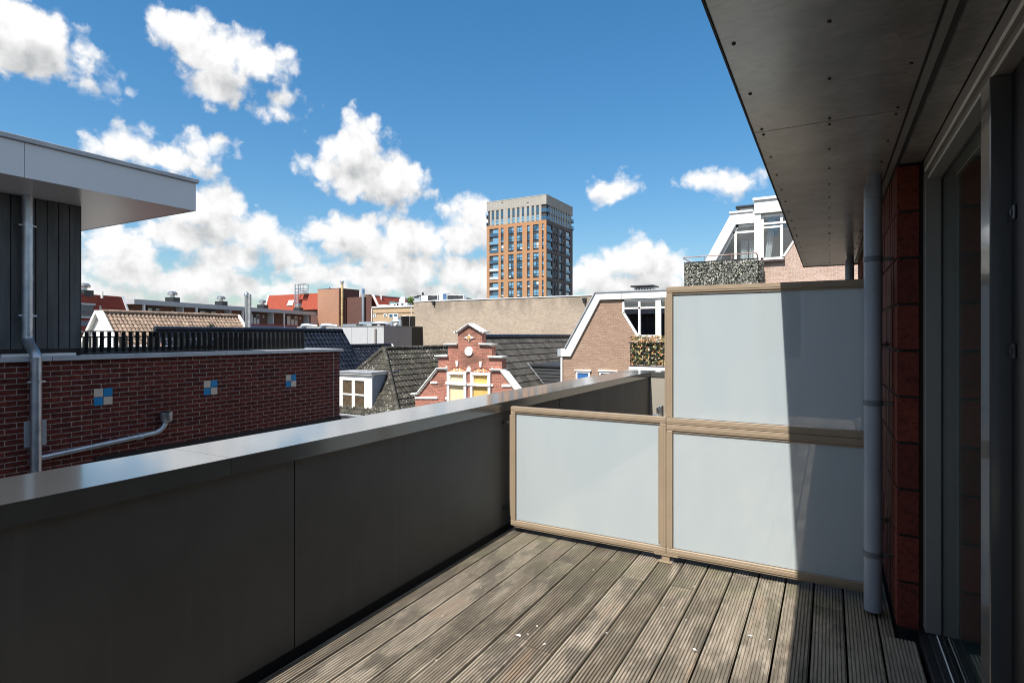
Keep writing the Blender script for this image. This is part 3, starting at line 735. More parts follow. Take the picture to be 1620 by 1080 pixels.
br_ = thing('branch_pipe', (-7.43, 3.5, CZ-1.3), 'sloping galvanised branch pipe with open hopper joining the downpipe', 'drainpipe')
p = MB(); ex = -7.44; y0, y1 = 2.88, 4.03
arc = [(ex, y1+0.19*math.sin(a), CZ-1.24+0.17*(1-math.cos(a))) for a in [R(k*15) for k in range(1, 7)]]
p.tube([(ex, y0, CZ-1.325), (ex, y1-0.08, CZ-1.245)]+arc, 0.033, 16)
p.tube([(ex, 3.86, CZ-1.257), (ex, 3.93, CZ-1.252)], 0.037, 16); p.tube([(ex, 3.90, CZ-1.30), (ex, 3.90, CZ-1.21)], 0.010, 8); p.tube([(ex, 3.885, CZ-1.254), (ex, 3.90, CZ-1.253)], 0.043, 16)
put('pipe', p, M['galv'], br_, smooth=50)
p = MB(); hy = y1+0.19; p.tube([(ex, hy, CZ-1.13), (ex, hy, CZ-1.10), (ex, hy, CZ-0.985), (ex, hy, CZ-0.985), (ex, hy, CZ-1.08)], [0.034, 0.072, 0.075, 0.068, 0.066], 20)
put('hopper', p, M['galv'], br_, smooth=50)
p = MB(); p.box(LX, 2.76, CZ-1.20, LX+0.012, 2.96, CZ-0.92, ch=.003); p.box(LX+0.0125, 2.80, CZ-1.02, LX+0.016, 2.92, CZ-1.01)
tag(put('cover_plate', p, M['zinc']), 'small grey metal plate on the brick behind the downpipe', 'plate')
# railing round the roof terrace
rl = thing('roof_railing', (-7.66, 5, zt), 'black flat bar railing standing on top of the brick wall', 'railing')
RX = -7.66; rz = CZ+0.052
p = MB(); p.box(RX-0.03, 3.40, rz-0.012, RX+0.03, 6.58, rz); p.box(RX-0.03, 3.40, zt+0.02, RX+0.03, 6.58, zt+0.03)
put('rail', p, M['dark_metal'], rl)
p = MB(); p.box(RX-0.042, -0.003+3.42, zt+0.0305, RX+0.042, 0.003+3.42, rz-0.0125)
b0 = put('baluster', p, M['dark_metal'], rl)
n = 39
for i in range(1, n+1): copy_part(b0, (0, (6.57-3.42)*i/n, 0))
rb = thing('roof_railing', (-10.4, 5, zt), 'second black railing across the far side of the brick roof terrace', 'railing')
p = MB(); fz = CZ-1.0; tz_ = CZ-0.02
p.box(-10.45, 3.4, tz_-0.02, -10.39, 6.85, tz_); p.box(-10.43, 3.4, fz, -10.41, 6.85, CZ-0.20); p.box(-10.388, 6.82, tz_-0.02, -7.87, 6.85, tz_)
put('rail', p, M['dark_metal'], rb)
p = MB(); p.box(-10.455, 3.44, CZ-0.199, -10.385, 3.448, tz_-0.0205); b0 = put('baluster', p, M['dark_metal'], rb)
for i in range(1, 37): copy_part(b0, (0, 0.09*i, 0))
p = MB(); p.box(-10.30, 6.80, fz, -10.292, 6.87, tz_-0.0205); b0 = put('baluster', p, M['dark_metal'], rb)
for i in range(1, 27): copy_part(b0, (0.09*i, 0, 0))
p = MB(); p.box(-14, -6, fz+0.002, -7.852, 6.888, fz+0.01); put('terrace_floor', p, pbr('dark_roof_felt', (.03,.03,.032), .8), lb)
# ---------------------------------------------------------------- row of old houses across the street
GZ = -9.0
M['dark_tile'] = tile_mat('blue_black_tile', (0.009, 0.013, 0.024), 0.33, attr=0.35, coat=0.0, spec=0.22)
M['lichen_tile'] = tile_mat('lichened_tile', (0.048, 0.044, 0.037), 0.85, attr=0.3, spots=0.64, spot_s=14.0, moss=(0.06, 0.058, 0.04))
M['slate_tile'] = tile_mat('old_grey_tile', (0.075, 0.069, 0.062), 0.85, attr=0.35, moss=(0.05, 0.048, 0.042))
M['pantile'] = tile_mat('weathered_pantile', (0.25, 0.18, 0.135), 0.8, attr=0.22, spots=0.64, spotcol=(0.48, 0.38, 0.30), spot_s=5.0)
M['red_tile'] = tile_mat('red_flat_tile', (0.24, 0.045, 0.028), 0.6, attr=0.15)
M['redbr'] = brick('orange_red_brick', (0.43, 0.16, 0.11), (0.29, 0.10, 0.07), (0.40, 0.32, 0.27), bw=0.21, bh=0.07, ms=0.011, stain=(0.13, 0.07, 0.05), var=0.4, stain_s=1.3)
M['stone'] = pbr('white_stone', (0.76, 0.74, 0.70), 0.6, var=0.12, vscale=4)
M['blue_cheek'] = pbr('grey_blue_boards', (0.24, 0.27, 0.33), 0.5, var=0.08, vscale=2)
M['yellow_blind'] = pbr('yellow_blind', (0.62, 0.41, 0.12), 0.6, var=0.08, vscale=3, coat=0.5)
M['cream_blind'] = pbr('cream_blind', (0.76, 0.58, 0.36), 0.6, var=0.08, vscale=3, coat=0.5)
M['brown_blind'] = pbr('brown_blind', (0.085, 0.057, 0.033), 0.6, var=0.3, vscale=5, coat=0.4)
M['lead'] = pbr('lead', (0.30, 0.31, 0.33), 0.5, var=0.2, vscale=4)
M['orn'] = pbr('orange_ornament', (0.72, 0.30, 0.06), 0.5, var=0.2, vscale=20)

# stepped gable house
GY = 22.0
gh = thing('gable_house', (-14.5, GY, GZ), 'old red brick stepped gable house with white bands and two yellow curtained windows', 'house')
def gp(px, py, Y=GY): return atY(px, py, Y)
out = [(657,640),(657,625),(663,621),(694,583),(693.6,583),(693.4,565),(708.8,564),(709,546),(724.3,544.5),(724.5,526.6),(742.3,513.4),(762.5,526.6),(762.7,544.5),(778,545.8),(778.3,564.8),(794.2,566.2),(794,585),(826,627),(826,640)]
poly = [gp(*q) for q in out]
poly = [Vector((q.x, GY, q.z)) for q in poly]
base = [Vector((poly[-1].x, GY, GZ)), Vector((poly[0].x, GY, GZ))]
p = MB(); p.prism(poly+base, (0, 0.34, 0)); put('facade', p, M['redbr'], gh)
def cap(pa, pb, th=0.10, pr=0.09, dpt=0.5, mats=None):
    A = gp(*pa); B = gp(*pb); d = (B-A).normalized(); n = Vector((-d.z, 0, d.x)); 
    if n.z < 0: n = -n
    q = MB()
    a0, b0 = A, B
    q.prism([a0-n*th*0.0, b0-n*th*0.0, b0+n*th*0.55, a0+n*th*0.55], (0, -pr-0.001, 0), 0); q.v = [(x, y+0.0, z) for x, y, z in q.v]
    q2 = [a0+n*th*0.56-d*0.05, b0+n*th*0.56+d*0.05, b0+n*th+d*0.05, a0+n*th-d*0.05]
    q.prism([Vector((v.x, GY-pr-0.05, v.z)) for v in q2], (0, dpt+pr, 0), 0)
    q.prism([Vector((v.x, GY-0.001, v.z)) for v in (a0, b0, b0+n*th*0.55, a0+n*th*0.55)], (0, dpt-0.06, 0), 0)
    put('coping_stone', q, M['stone'], gh)
cap((723.0,527.4),(742.3,514.2), th=.075); cap((742.5,514.2),(764.2,527.4), th=.075)
cap((720.8,527.2),(724.2,527.2), th=.09); cap((763,527.2),(766.5,527.2), th=.09)
cap((706.0,546.3),(723.5,546.3)); cap((760.2,546.0),(778.2,547.0))
cap((690.8,565.0),(708.3,565.0)); cap((775.2,566.3),(794.4,567.3))
cap((693.5,584.5),(707.5,584.8)); cap((778.0,586.5),(791.5,586.8))
cap((662.5,624.0),(693.0,585.5)); cap((793.0,587.5),(825.0,629.5)); cap((652.8,624.8),(661.5,624.8))
def plaque(pts, dpt=0.05, mat='stone', name='stone_band', sm=None):
    q = MB(); q.prism([Vector((v.x, GY, v.z)) for v in (gp(*a) for a in pts)], (0, -dpt, 0)); return put(name, q, M[mat], gh, smooth=sm)
rect = lambda x0, y0, x1, y1: [(x0, y0), (x1, y0), (x1, y1), (x0, y1)]
for r_ in ((681.7,603.2,692.8,606.5),(657.2,627.4,692.8,630.4),(705.2,603.6,709,607),(705.2,627.8,709,631.4),(739.6,606.2,745.8,609.8),(777.8,607.6,781,611),(794.5,607.6,809,611.6),(778,631,812,634)):
    plaque(rect(*r_))
plaque([(722.0,570.9),(725.9,570.9),(725.0,579.8),(722.9,579.8)], 0.08, name='keystone'); plaque([(759.2,571.8),(763.3,571.8),(762.4,581.0),(760.1,581.0)], 0.08, name='keystone')
plaque([(739.4,587.8),(739.4,584.2),(741.0,581.2),(742.5,579.0),(744.2,581.2),(745.7,584.2),(745.7,587.8)], 0.08, name='keystone')
plaque([(705.6,585.9),(706.2,581.5),(706.9,577.6),(708.9,583.2),(708.9,585.9)], 0.07, name='keystone'); plaque([(777.2,587.6),(778.8,583.4),(779.4,580.0),(780.6,585.0),(780.8,587.6)], 0.07, name='keystone')
plaque([(742.3+6.1*math.cos(a), 555.5+7.2*math.sin(a)) for a in [2*math.pi*k/28 for k in range(28)]], 0.06, name='oval_medallion')
o = plaque([(742.6,528.2),(744.2,531.6),(747.6,533.0),(751.6,534.0),(747.4,535.2),(744.4,536.6),(742.6,540.0),(740.8,536.6),(737.8,535.2),(734.0,534.0),(737.6,533.0),(741.0,531.6)], 0.045, 'stone', 'ornament')
q = MB(); q.prism([Vector((v.x, GY-0.0455, v.z)) for v in (gp(742.6,530.8), gp(745.3,534.0), gp(742.6,537.4), gp(739.9,534.0))], (0, -0.03, 0)); put('ornament', q, M['orn'], gh)
M['arch'] = pbr('dark_arch_brick', (0.2, 0.05, 0.03), 0.7)
# segmental arches with checkered tympanum
for (xa, xb, ys, yt) in ((709.0,739.6,587.0,580.2),(745.9,777.8,588.0,581.2)):
    n = 14; pts = []
    for k in range(n+1):
        t = k/n; pts.append((xa+(xb-xa)*t, ys-(ys-yt)*(1-(2*t-1)**2)))
    q = MB()
    for k in range(n):
        a, b_ = pts[k], pts[k+1]
        q.prism([Vector((v.x, GY, v.z)) for v in (gp(a[0], a[1]), gp(b_[0], b_[1]), gp(b_[0], b_[1]+1.3), gp(a[0], a[1]+1.3))], (0, -0.03, 0), 0)
        hi = (a[1]+b_[1])/2+1.4; rows = 3
        for j in range(rows):
            y0 = hi+(ys-hi)*j/rows; y1 = hi+(ys-hi)*(j+1)/rows
            if ys-hi > 0.4: q.prism([Vector((v.x, GY, v.z)) for v in (gp(a[0], y0), gp(b_[0], y0), gp(b_[0], y1), gp(a[0], y1))], (0, -0.02, 0), (1 if (k+j) % 2 else 2) if (k+2*j) % 4 else 3)
    put('arch', q, [M['arch'], M['orn'], M['redbr'], M['stone']], gh)
def gable_window(xa, xb, yt, ytr, yb, blind):
    w = MB(); A = gp(xa, yt); B = gp(xb, yb); tz = gp((xa+xb)/2, ytr).z; fw = 0.125; dp = 0.14
    w.box(A.x, GY-dp, B.z, A.x+fw, GY-0.001, A.z, ch=.01); w.box(B.x-fw, GY-dp, B.z, B.x, GY-0.001, A.z, ch=.01)
    w.box(A.x+fw, GY-dp, A.z-fw, B.x-fw, GY-0.001, A.z, ch=.01); w.box(A.x-0.02, GY-dp-0.03, tz-0.06, B.x+0.02, GY-0.001, tz+0.06, ch=.01); w.box(A.x-0.06, GY-dp-0.08, B.z-0.1, B.x+0.06, GY-.001, B.z-.001)
    w.box(A.x+fw, GY-0.10, tz+.0605, A.x+fw+.045, GY-0.02, A.z-fw-.0005); w.box(B.x-fw-.045, GY-0.10, tz+.0605, B.x-fw, GY-0.02, A.z-fw-.0005)
    o = put('window', w, M['white'], gh)
    q = MB(); q.box(A.x+fw, GY-0.016, B.z, B.x-fw, GY-0.008, A.z-fw); put('pane', q, blind, o)
gable_window(709.3,739.4,587.2,606.6,650,M['cream_blind']); gable_window(745.9,777.6,588.4,608.4,652,M['yellow_blind'])
# roof: ridge runs back from the gable
RXg = -14.5; RZg = CZ-0.10; kx = 1.08; wE = 3.3
q = MB()
tile_roof(q, (RXg, GY+0.30, RZg), (RXg, 33.8, RZg), (RXg+wE, 33.8, RZg-kx*wE), (RXg+wE, GY+0.30, RZg-kx*wE), 0.33, 0.40, flat=True, sub=1, lift=0.035)
tile_roof(q, (RXg, 33.8, RZg), (RXg, GY+0.30, RZg), (RXg-wE, GY+0.30, RZg-kx*wE), (RXg-wE, 33.8, RZg-kx*wE), 0.33, 0.40, flat=True, sub=1, lift=0.035)
o = put('roof', q, M['slate_tile'], gh)
q = MB(); ridge_caps(q, (RXg, GY+0.3, RZg+0.02), (RXg, 33.8, RZg+0.02), 0.12, 0.4); put('ridge', q, M['dark_tile'], o, smooth=50)
q = MB(); q.prism([Vector((RXg-wE+.1, GY+0.341, GZ)), Vector((RXg+wE-.1, GY+0.341, GZ)), Vector((RXg+wE-.1, GY+0.341, RZg-kx*wE+.05)), Vector((RXg, GY+0.341, RZg-.03)), Vector((RXg-wE+.1, GY+0.341, RZg-kx*wE+.05))], (0, 11.4, 0)); put('side_walls', q, M['redbr'], gh)
# dark clad dormer on its right slope
q = MB(); dz = CZ-1.47
q.box(-13.9, 25.42, CZ-5.0, -10.6, 31.0, dz-0.1, 1)
for k in range(22):
    z = dz-0.115-0.17*k; q.prism([(-13.9, 25.42, z), (-13.9, 25.385, z-0.165), (-13.9, 25.42, z-0.165)], (3.3, 0, 0), 0)
q.box(-14.0, 25.34, dz-0.1, -10.5, 31, dz, 0)
o = put('dormer', q, [pbr('black_boarding', (0.028, 0.03, 0.033), 0.5), M['black']], gh)
q = MB(); q.bar((-13.25, 25.33, CZ-1.42), (-12.2, 25.33, CZ-2.6), 0.05, 0.09); q.box(-13.5, 25.3, CZ-1.56, -13.15, 25.38, CZ-1.46); put('flashing', q, M['lead'], o)

# hipped house with white dormer
hh = thing('hipped_house', (-21.5, 22, GZ), 'house with lichen speckled hipped tile roof and white dormer', 'house')
AX, AYh, AZ = -21.5, 24.0, CZ-0.77
ex = 3.05; ey = 2.28; k2 = 1.083
BL = Vector((AX-ex, AYh-ey, AZ-ex*k2)); BR = Vector((AX+ex, AYh-ey, AZ-ex*k2)); A3 = Vector((AX, AYh, AZ)); A4 = Vector((AX, 30.5, AZ))
q = MB()
tile_roof(q, A3, A3+Vector((0.001, 0, 0)), BR, BL, 0.235, 0.31, amp=0.028)
tile_roof(q, A3, A4, (AX+ex, 30.5, BR.z), BR, 0.26, 0.36, amp=0.02, lift=0.045, sub=4)
tile_roof(q, A4, A3, BL, (AX-ex, 30.5, BL.z), 0.26, 0.36, amp=0.02, lift=0.045, sub=4)
o = put('roof', q, M['lichen_tile'], hh)
q = MB(); ridge_caps(q, A3+Vector((0, 0, .03)), A4+Vector((0, 0, .03)), 0.12, 0.36); ridge_caps(q, BR+Vector((0, 0, .05)), A3+Vector((0, 0, .05)), 0.13, 0.36); ridge_caps(q, BL+Vector((0, 0, .05)), A3+Vector((0, 0, .05)), 0.13, 0.36)
put('ridge', q, M['lichen_tile'], o, smooth=50)
q = MB(); q.prism([BL+Vector((.15, .2, -.08)), BR+Vector((-.15, .2, -.08)), Vector((AX+ex-.15, 30.4, BR.z-.08)), Vector((AX-ex+.15, 30.4, BR.z-.08))], (0, 0, GZ-BL.z)); put('wall', q, M['redbr'], hh)
q = MB()
gx0, gx1, gy = BL.x-1.5, BR.x+0.02, BL.y
q.box(gx0, gy-0.30, BL.z-0.12, gx1, gy+0.10, BL.z-0.03, 1); q.box(gx0, gy-0.34, BL.z-0.06, gx1, gy-0.28, BL.z+0.0, 1)
q.box(gx0, gy-0.20, BL.z-0.22, gx1, gy+0.12, BL.z-0.121, 2); q.box(gx0, gy-0.1, BL.z-0.50, gx1-0.1, gy+0.16, BL.z-0.221, 0)
put('gutter', q, [M['white'], M['lead'], M['alu']], hh)
DXa, DXb, DY0 = -22.72, -20.43, 21.92
zd0, zd1 = BL.z+0.04, CZ-2.05
q = MB(); q.box(DXa+.02, DY0+0.03, zd0-.1, DXb-.005, 24.2, zd1, 0)
dd = put('dormer', q, M['blue_cheek'], hh)
q = MB(); q.box(DXa-.1, DY0-0.12, zd1+0.001, DXb+.08, 24.0, zd1+0.10, 0, ch=.01); q.box(DXa-.14, DY0-0.17, zd1+0.10, DXb+.13, 23.9, zd1+0.15, 1)
q.box(DXa-.06, DY0-.03, zd1-0.10, DXb+.03, DY0+.1, zd1+.0005, 0)
q.box(DXa, DY0, zd0, DXa+0.16, DY0+0.06, zd1-.101, 0); q.box(DXb-0.42, DY0, zd0, DXb, DY0+0.06, zd1-.101, 0); q.box(DXa+.161, DY0, zd1-0.22, DXb-.421, DY0+.06, zd1-.101, 0); q.box(DXa-.05, DY0-.06, zd0-.05, DXb+.05, DY0+.06, zd0+0.10, 0)
q.bar((DXb+0.03, DY0+0.02, zd0+0.05), (DXb+0.03, DY0+1.30, zd0+0.92), 0.06, 0.16, 0)
put('trim', q, [M['white'], M['lead']], dd)
q = MB(); wx0, wx1, wz0, wz1 = DXa+.162, DXb-.422, zd0+.101, zd1-.221
def casement(q, x0, x1, z0, z1, y, fw=0.09):
    q.box(x0, y, z0, x0+fw, y+.07, z1); q.box(x1-fw, y, z0, x1, y+.07, z1); q.box(x0+fw, y, z1-fw, x1-fw, y+.07, z1); q.box(x0+fw, y, z0, x1-fw, y+.07, z0+fw)
xm = (wx0+wx1)/2; casement(q, wx0, xm-.01, wz0, wz1, DY0-.02); casement(q, xm+.01, wx1, wz0, wz1, DY0-.02)
zm = (wz0+wz1)/2; q.box(wx0+.09, DY0-.01, zm-.04, xm-.1, DY0+.04, zm+.04); q.box(xm+.1, DY0-.01, zm-.04, wx1-.09, DY0+.04, zm+.04)
w_ = put('window', q, M['white'], dd)
q = MB(); q.box(wx0+.05, DY0+.028, wz0+.05, wx1-.05, DY0+.034, wz1-.05); put('pane', q, M['brown_blind'], w_)

# dark glazed tile house, ridge in two steps
bh = thing('dark_tiled_house', (-28.3, 22, GZ), 'house with long glossy blue black tile roof stepping down behind the railing', 'house')
q = MB(); z1 = CZ+0.27; z2 = CZ-0.75
tile_roof(q, (-28.3, 15.5, z1), (-28.3, 27.5, z1), (-25.6, 27.5, z1-3.5), (-25.6, 15.5, z1-3.5), 0.30, 0.34, amp=0.035, lift=0.04, sub=6)
tile_roof(q, (-28.0, 27.5, z2), (-28.0, 32.0, z2), (-25.2, 32.0, z2-3.0), (-25.2, 27.5, z2-3.0), 0.27, 0.31, amp=0.035, lift=0.04, sub=6)
tile_roof(q, (-28.3, 27.5, z1), (-28.3, 15.5, z1), (-31.0, 15.5, z1-3.5), (-31.0, 27.5, z1-3.5), 0.5, 0.5, sub=2)
o = put('roof', q, M['dark_tile'], bh, smooth=35)
q = MB(); ridge_caps(q, (-28.3, 15.5, z1+.03), (-28.3, 27.5, z1+.03), 0.13, 0.36); ridge_caps(q, (-28.0, 27.5, z2+.03), (-28.0, 32.0, z2+.03), 0.12, 0.33); put('ridge', q, M['dark_tile'], o, smooth=50)
q = MB(); q.prism([(-31, 15.6, GZ), (-25.8, 15.6, GZ), (-25.8, 15.6, z1-3.3), (-28.3, 15.6, z1-.12), (-30.8, 15.6, z1-3.3)], (0, 11.85, 0)); q.box(-30.5, 27.51, GZ, -25.4, 32.0, z2-3.0); q.prism([(-28.05, 31.6, z2-3), (-25.6, 31.6, z2-3), (-28.05, 31.6, z2-.1)], (0, 0.35, 0)); put('wall', q, M['redbr'], bh)
q = MB(); q.bar((-28.0, 32.03, z2+.05), (-26.6, 32.03, z2-1.45), 0.1, 0.22); put('verge', q, M['white'], bh); q = MB(); q.bar((-28.3, 27.54, z1+.02), (-27.4, 27.54, z1-1.15), 0.04, 0.10); put('verge', q, M['dark_tile'], bh)

# cottage with weathered pantile roof and white gable
ph = thing('pantile_house', (-33.5, 15.6, GZ), 'house with pale weathered orange pantile roof and white gable', 'house')
rx, rz_ = -33.6, CZ+1.2
kk = 1.08; w = 2.6
q = MB(); tile_roof(q, (rx, 15.75, rz_), (rx, 23.6, rz_), (rx+w, 23.6, rz_-kk*w), (rx+w, 15.75, rz_-kk*w), 0.21, 0.27, amp=0.035, lift=0.035, sub=5)
tile_roof(q, (rx, 23.6, rz_), (rx, 15.75, rz_), (rx-w, 15.75, rz_-kk*w), (rx-w, 23.6, rz_-kk*w), 0.4, 0.4, amp=0.03, sub=2)
o = put('roof', q, M['pantile'], ph)
q = MB(); ridge_caps(q, (rx, 15.7, rz_+.04), (rx, 23.6, rz_+.04), 0.12, 0.36); put('ridge', q, M['pantile'], o, smooth=50)
q = MB(); q.prism([(rx-w, 15.6, rz_-kk*w-.1), (rx-w, 15.6, GZ), (rx+w, 15.6, GZ), (rx+w, 15.6, rz_-kk*w-.1), (rx, 15.6, rz_-.1)], (0, 7.95, 0)); put('wall', q, M['white'], ph)
q = MB()
for s in (-1, 1):
    q = MB(); q.bar((rx+s*.02, 15.57, rz_+.05), (rx+s*w, 15.57, rz_-kk*w+.05), 0.34, 0.16, 0); put('verge', q, M['white'], ph); q = MB(); q.bar((rx+s*.02, 23.64, rz_+.05), (rx+s*w, 23.64, rz_-kk*w+.05), 0.14, 0.22, 0); put('verge', q, M['white'], ph)
q = MB()
q.tube([(rx+.55, 15.58, rz_-1.25), (rx-.25, 15.58, rz_-2.1)], 0.03, 8); put('gable_strip', q, M['lead'], ph)
q = MB()
for k in range(26): q.add([Vector((random.gauss(0,.16), random.gauss(0,.16), random.gauss(0,.20)))+Vector((rx+1.02, 21.3, rz_-0.85)) for _ in range(3)], [(0,1,2)])
tag(put('moss_tuft', q, pbr('moss', (0.05,0.05,0.03),0.9)), 'dark tuft of weeds growing on the pale pantile roof', 'plant')

# ---------------------------------------------------------------- modern brick houses on the right (same row)
M['paleb'] = brick('pale_brown_brick', (0.35, 0.228, 0.16), (0.27, 0.165, 0.115), (0.35, 0.30, 0.25), bw=0.21, bh=0.065, ms=0.011, stain=(0.42, 0.35, 0.28), stain_s=0.4, var=0.25)
M['paleb2'] = brick('pink_brown_brick', (0.48, 0.34, 0.275), (0.37, 0.245, 0.20), (0.56, 0.49, 0.43), bw=0.21, bh=0.07, ms=0.013, var=0.25)
HYY = 22.0
def hp(px, py, y=HYY): v = atY(px, py, y); return v
def fl_(pts, y=HYY): return [Vector((v.x, y, v.z)) for v in (atY(*a, y) for a in pts)]
mh = thing('mansard_house', (-6, HYY, GZ), 'brown brick house with white edged mansard gable and leafy balcony', 'house')
zt_ = hp(983.9, 461.0).z; xl = hp(889.8, 560).x; xr = 1.2
q = MB()
wl = [(889.8,560),(903.6,561),(949.5,472.5)]
zi = hp(960, 473).z
winx0 = hp(984.6, 480).x; z495 = hp(984.6, 495.9).z; xd = hp(1007.5, 533).x; z533 = hp(1007.5, 533).z
poly = fl_(wl)+[Vector((winx0, HYY, zi)), Vector((winx0, HYY, z495)), Vector((xd, HYY, z533)), Vector((xr, HYY, z533)), Vector((xr, HYY, GZ)), Vector((xl, HYY, GZ))]
q.prism(poly, (0, 0.3, 0)); put('wall', q, M['paleb'], mh)
q = MB()
vo = fl_([(888.7,551),(895.7,551),(943,463.5)]); vi = fl_([(888.7,563.2),(903.6,563.2),(950.0,474.2)])
zo = vo[2].z; zi2 = vi[2].z
q.prism([Vector((v.x, HYY-.10, v.z)) for v in vo+[Vector((xr, 0, zo)), Vector((xr, 0, zi2))]+vi[::-1]], (0, 0.14, 0), 0)
q.bar((hp(984, 462).x, HYY-.105, zo), (hp(984, 462).x, HYY-.105, zi2), 0.03, 0.02, 1); q.box(vo[2].x, HYY-.14, zo+.001, xr, HYY+.2, zo+.05, 2)
q.bar(vo[1]+Vector((0, -.12, .03)), vo[2]+Vector((0, -.12, .03)), 0.08, 0.04, 2)
put('verge', q, [M['white'], M['lead'], M['zinc']], mh)
q = MB(); gx = vo[0].x
q.box(gx-.16, HYY-.08, vi[0].z+.0, gx-.001, HYY+6, vo[0].z-.02, 1); q.tube([(gx+.02, HYY-.06, vi[0].z-.05), (gx+.02, HYY-.06, GZ)], .045, 10, 0); put('gutter', q, [M['white'], M['zinc']], mh)
q = MB(); yb = HYY+0.31
q.prism([Vector((v.x, yb, v.z)) for v in [vo[1]+Vector((.12, 0, -.1)), vo[2]+Vector((.05, 0, -.06)), Vector((xr, 0, zo-.06)), Vector((xr, 0, zo-.16)), vo[2]+Vector((.12, 0, -.22)), vo[1]+Vector((.26, 0, -.2))]], (0, 7, 0)); put('roof', q, M['lead'], mh)
q = MB(); q.box(xl+.05, yb+2.4, GZ, xr, yb+2.5, zo-.3); q.box(winx0-.5, yb, z533-.1, xr, yb+2.4, z533-.02); q.box(winx0-.4, yb+.0, z533, winx0-.35, yb+2.4, zo-.3); put('room', q, M['room'], mh)
q = MB(); q.box(hp(1026,510,24).x, 23.9, hp(1026,517,24).z, hp(1037,510,24).x, 24.0, hp(1026,503,24).z, 1); put('wall_picture', q, [M['white'], M['black']], mh)
# window with slanting lower corner
fw = 0.085; q = MB(); y0 = HYY-.02; y1 = HYY+.08
def fb(a, b_, w=fw): q.bar(Vector((a[0], (y0+y1)/2, a[1])), Vector((b_[0], (y0+y1)/2, b_[1])), w, y1-y0, up=(0, 1, 0))
xm1 = hp(1011.6, 500).x; xm2 = hp(1037.5, 500).x; xm3 = hp(1046, 500).x; ztr = hp(1000, 487.3).z; ztop = zi2-.02
fb((winx0+.04, ztop), (winx0+.04, z495)); fb((winx0+.04, z495+.03), (xd+.04, z533+.03)); fb((winx0, ztop-.04), (xr, ztop-.04)); fb((xm1, ztop-.085), (xm1, z533+.05)); fb((winx0+.09, ztr), (xm2, ztr), .07); fb((xd+.1, z533+.04), (xm2, z533+.04))
q.box(xm2, HYY-.05, z533-.3, xm3, HYY+.1, ztop-.086); fb((xm3+.3, ztop-.085), (xm3+.3, z533)); fb((xm3+.001, ztr), (xr, ztr), .07)
w_ = put('window', q, M['white'], mh)
q = MB(); q.prism([Vector((v[0], HYY+.03, v[1])) for v in ((winx0+.05, ztop-.05), (xr, ztop-.05), (xr, z533), (xd+.05, z533+.03), (winx0+.05, z495))], (0, .008, 0)); put('pane', q, M['pane'], w_)
# sky blue windows below
M['bluepane'] = pbr('blue_glass', (0.03, 0.13, 0.36), 0.3, coat=0.8)  # blue glass, one flat base colour
for (a, b_, c_) in ((911.6,934.0,586.2),(948.5,976,586.8)):
    A = hp(a, c_); B = hp(b_, c_+34)
    q = MB(); q.box(A.x, HYY-.05, A.z-.08, B.x, HYY-.001, A.z); q.box(A.x, HYY-.05, B.z, A.x+.07, HYY-.001, A.z-.0805); q.box(B.x-.07, HYY-.05, B.z, B.x, HYY-.001, A.z-.0805); q.box(A.x-.05, HYY-.1, B.z-.08, B.x+.05, HYY-.001, B.z-.001); q.box(A.x-.05, HYY-.09, A.z+.001, B.x+.05, HYY-.001, A.z+.05)
    w_ = put('window', q, M['white'], mh); q = MB(); q.box(A.x+.07, HYY-.016, B.z, B.x-.07, HYY-.006, A.z-.08); put('pane', q, M['bluepane'], w_)
# balcony
BY = 20.9
bal = []
bx0 = atY(996.5, 533, BY).x; bz1 = atY(996.5, 533.2, BY).z; bz0 = atY(997, 577.5, BY).z; bz2 = atY(997, 541.6, BY).z
q = MB(); q.box(bx0-.03, BY-.05, bz0-.30, 1.0, HYY-.001, bz0-.05); put('balcony', q, M['white'], mh)
rl2 = thing('balcony_railing', (bx0, BY, bz0), 'dark metal balcony railing with autumn coloured leaf screen', 'railing')
q = MB(); q.box(bx0, BY-.02, bz1-.03, 1.0, BY+.02, bz1+.01); q.box(bx0-.05, BY-.02, bz2-.025, 1.0, BY+.02, bz2+.015); q.box(bx0, BY-.025, bz0-.049, 1.0, BY+.025, bz0); q.box(bx0, BY+.021, bz1-.03, bx0+.03, HYY-.03, bz1+.01)
for k in range(26):
    xx = bx0+.01+k*.25; q.box(xx, BY-.018, bz0+.001, xx+.018, BY-.002, bz2-.026)
put('rail', q, M['dark_metal'], rl2)
random.seed(21)
q = MB(); lf = [pbr('leaf_yellow', (0.42, 0.32, 0.13), 0.6), pbr('leaf_green', (0.11, 0.15, 0.04), 0.6), pbr('leaf_orange', (0.5, 0.2, 0.09), 0.6), pbr('leaf_dark', (0.02, 0.025, 0.015), 0.7), pbr('leaf_pale', (0.48, 0.43, 0.30), 0.6)]
def leaves(q, x0, x1, z0, z1, y, n, s, wts, thick=.07, col=0):
    for _ in range(n):
        c_ = Vector((random.uniform(x0, x1), y+random.uniform(-thick, thick*.3), random.uniform(z0, z1)))
        if col: c_.x = min(x1, max(x0, round(c_.x/col)*col+random.gauss(0, col*.2)))
        a = Vector((random.gauss(0,1), random.gauss(0,.5), random.gauss(0,1))).normalized()*s*random.uniform(.6,1.3); b_ = a.cross(Vector((random.gauss(0,.4), -1, random.gauss(0,.4)))).normalized()*s*random.uniform(.35,.7)
        q.add([c_-a, c_+b_, c_+a, c_-b_], [(0,1,2,3)], random.choices(range(len(wts)), wts)[0])
q.box(bx0+.04, BY+.10, bz0+.02, 0.95, BY+.108, bz2-.03, 3)
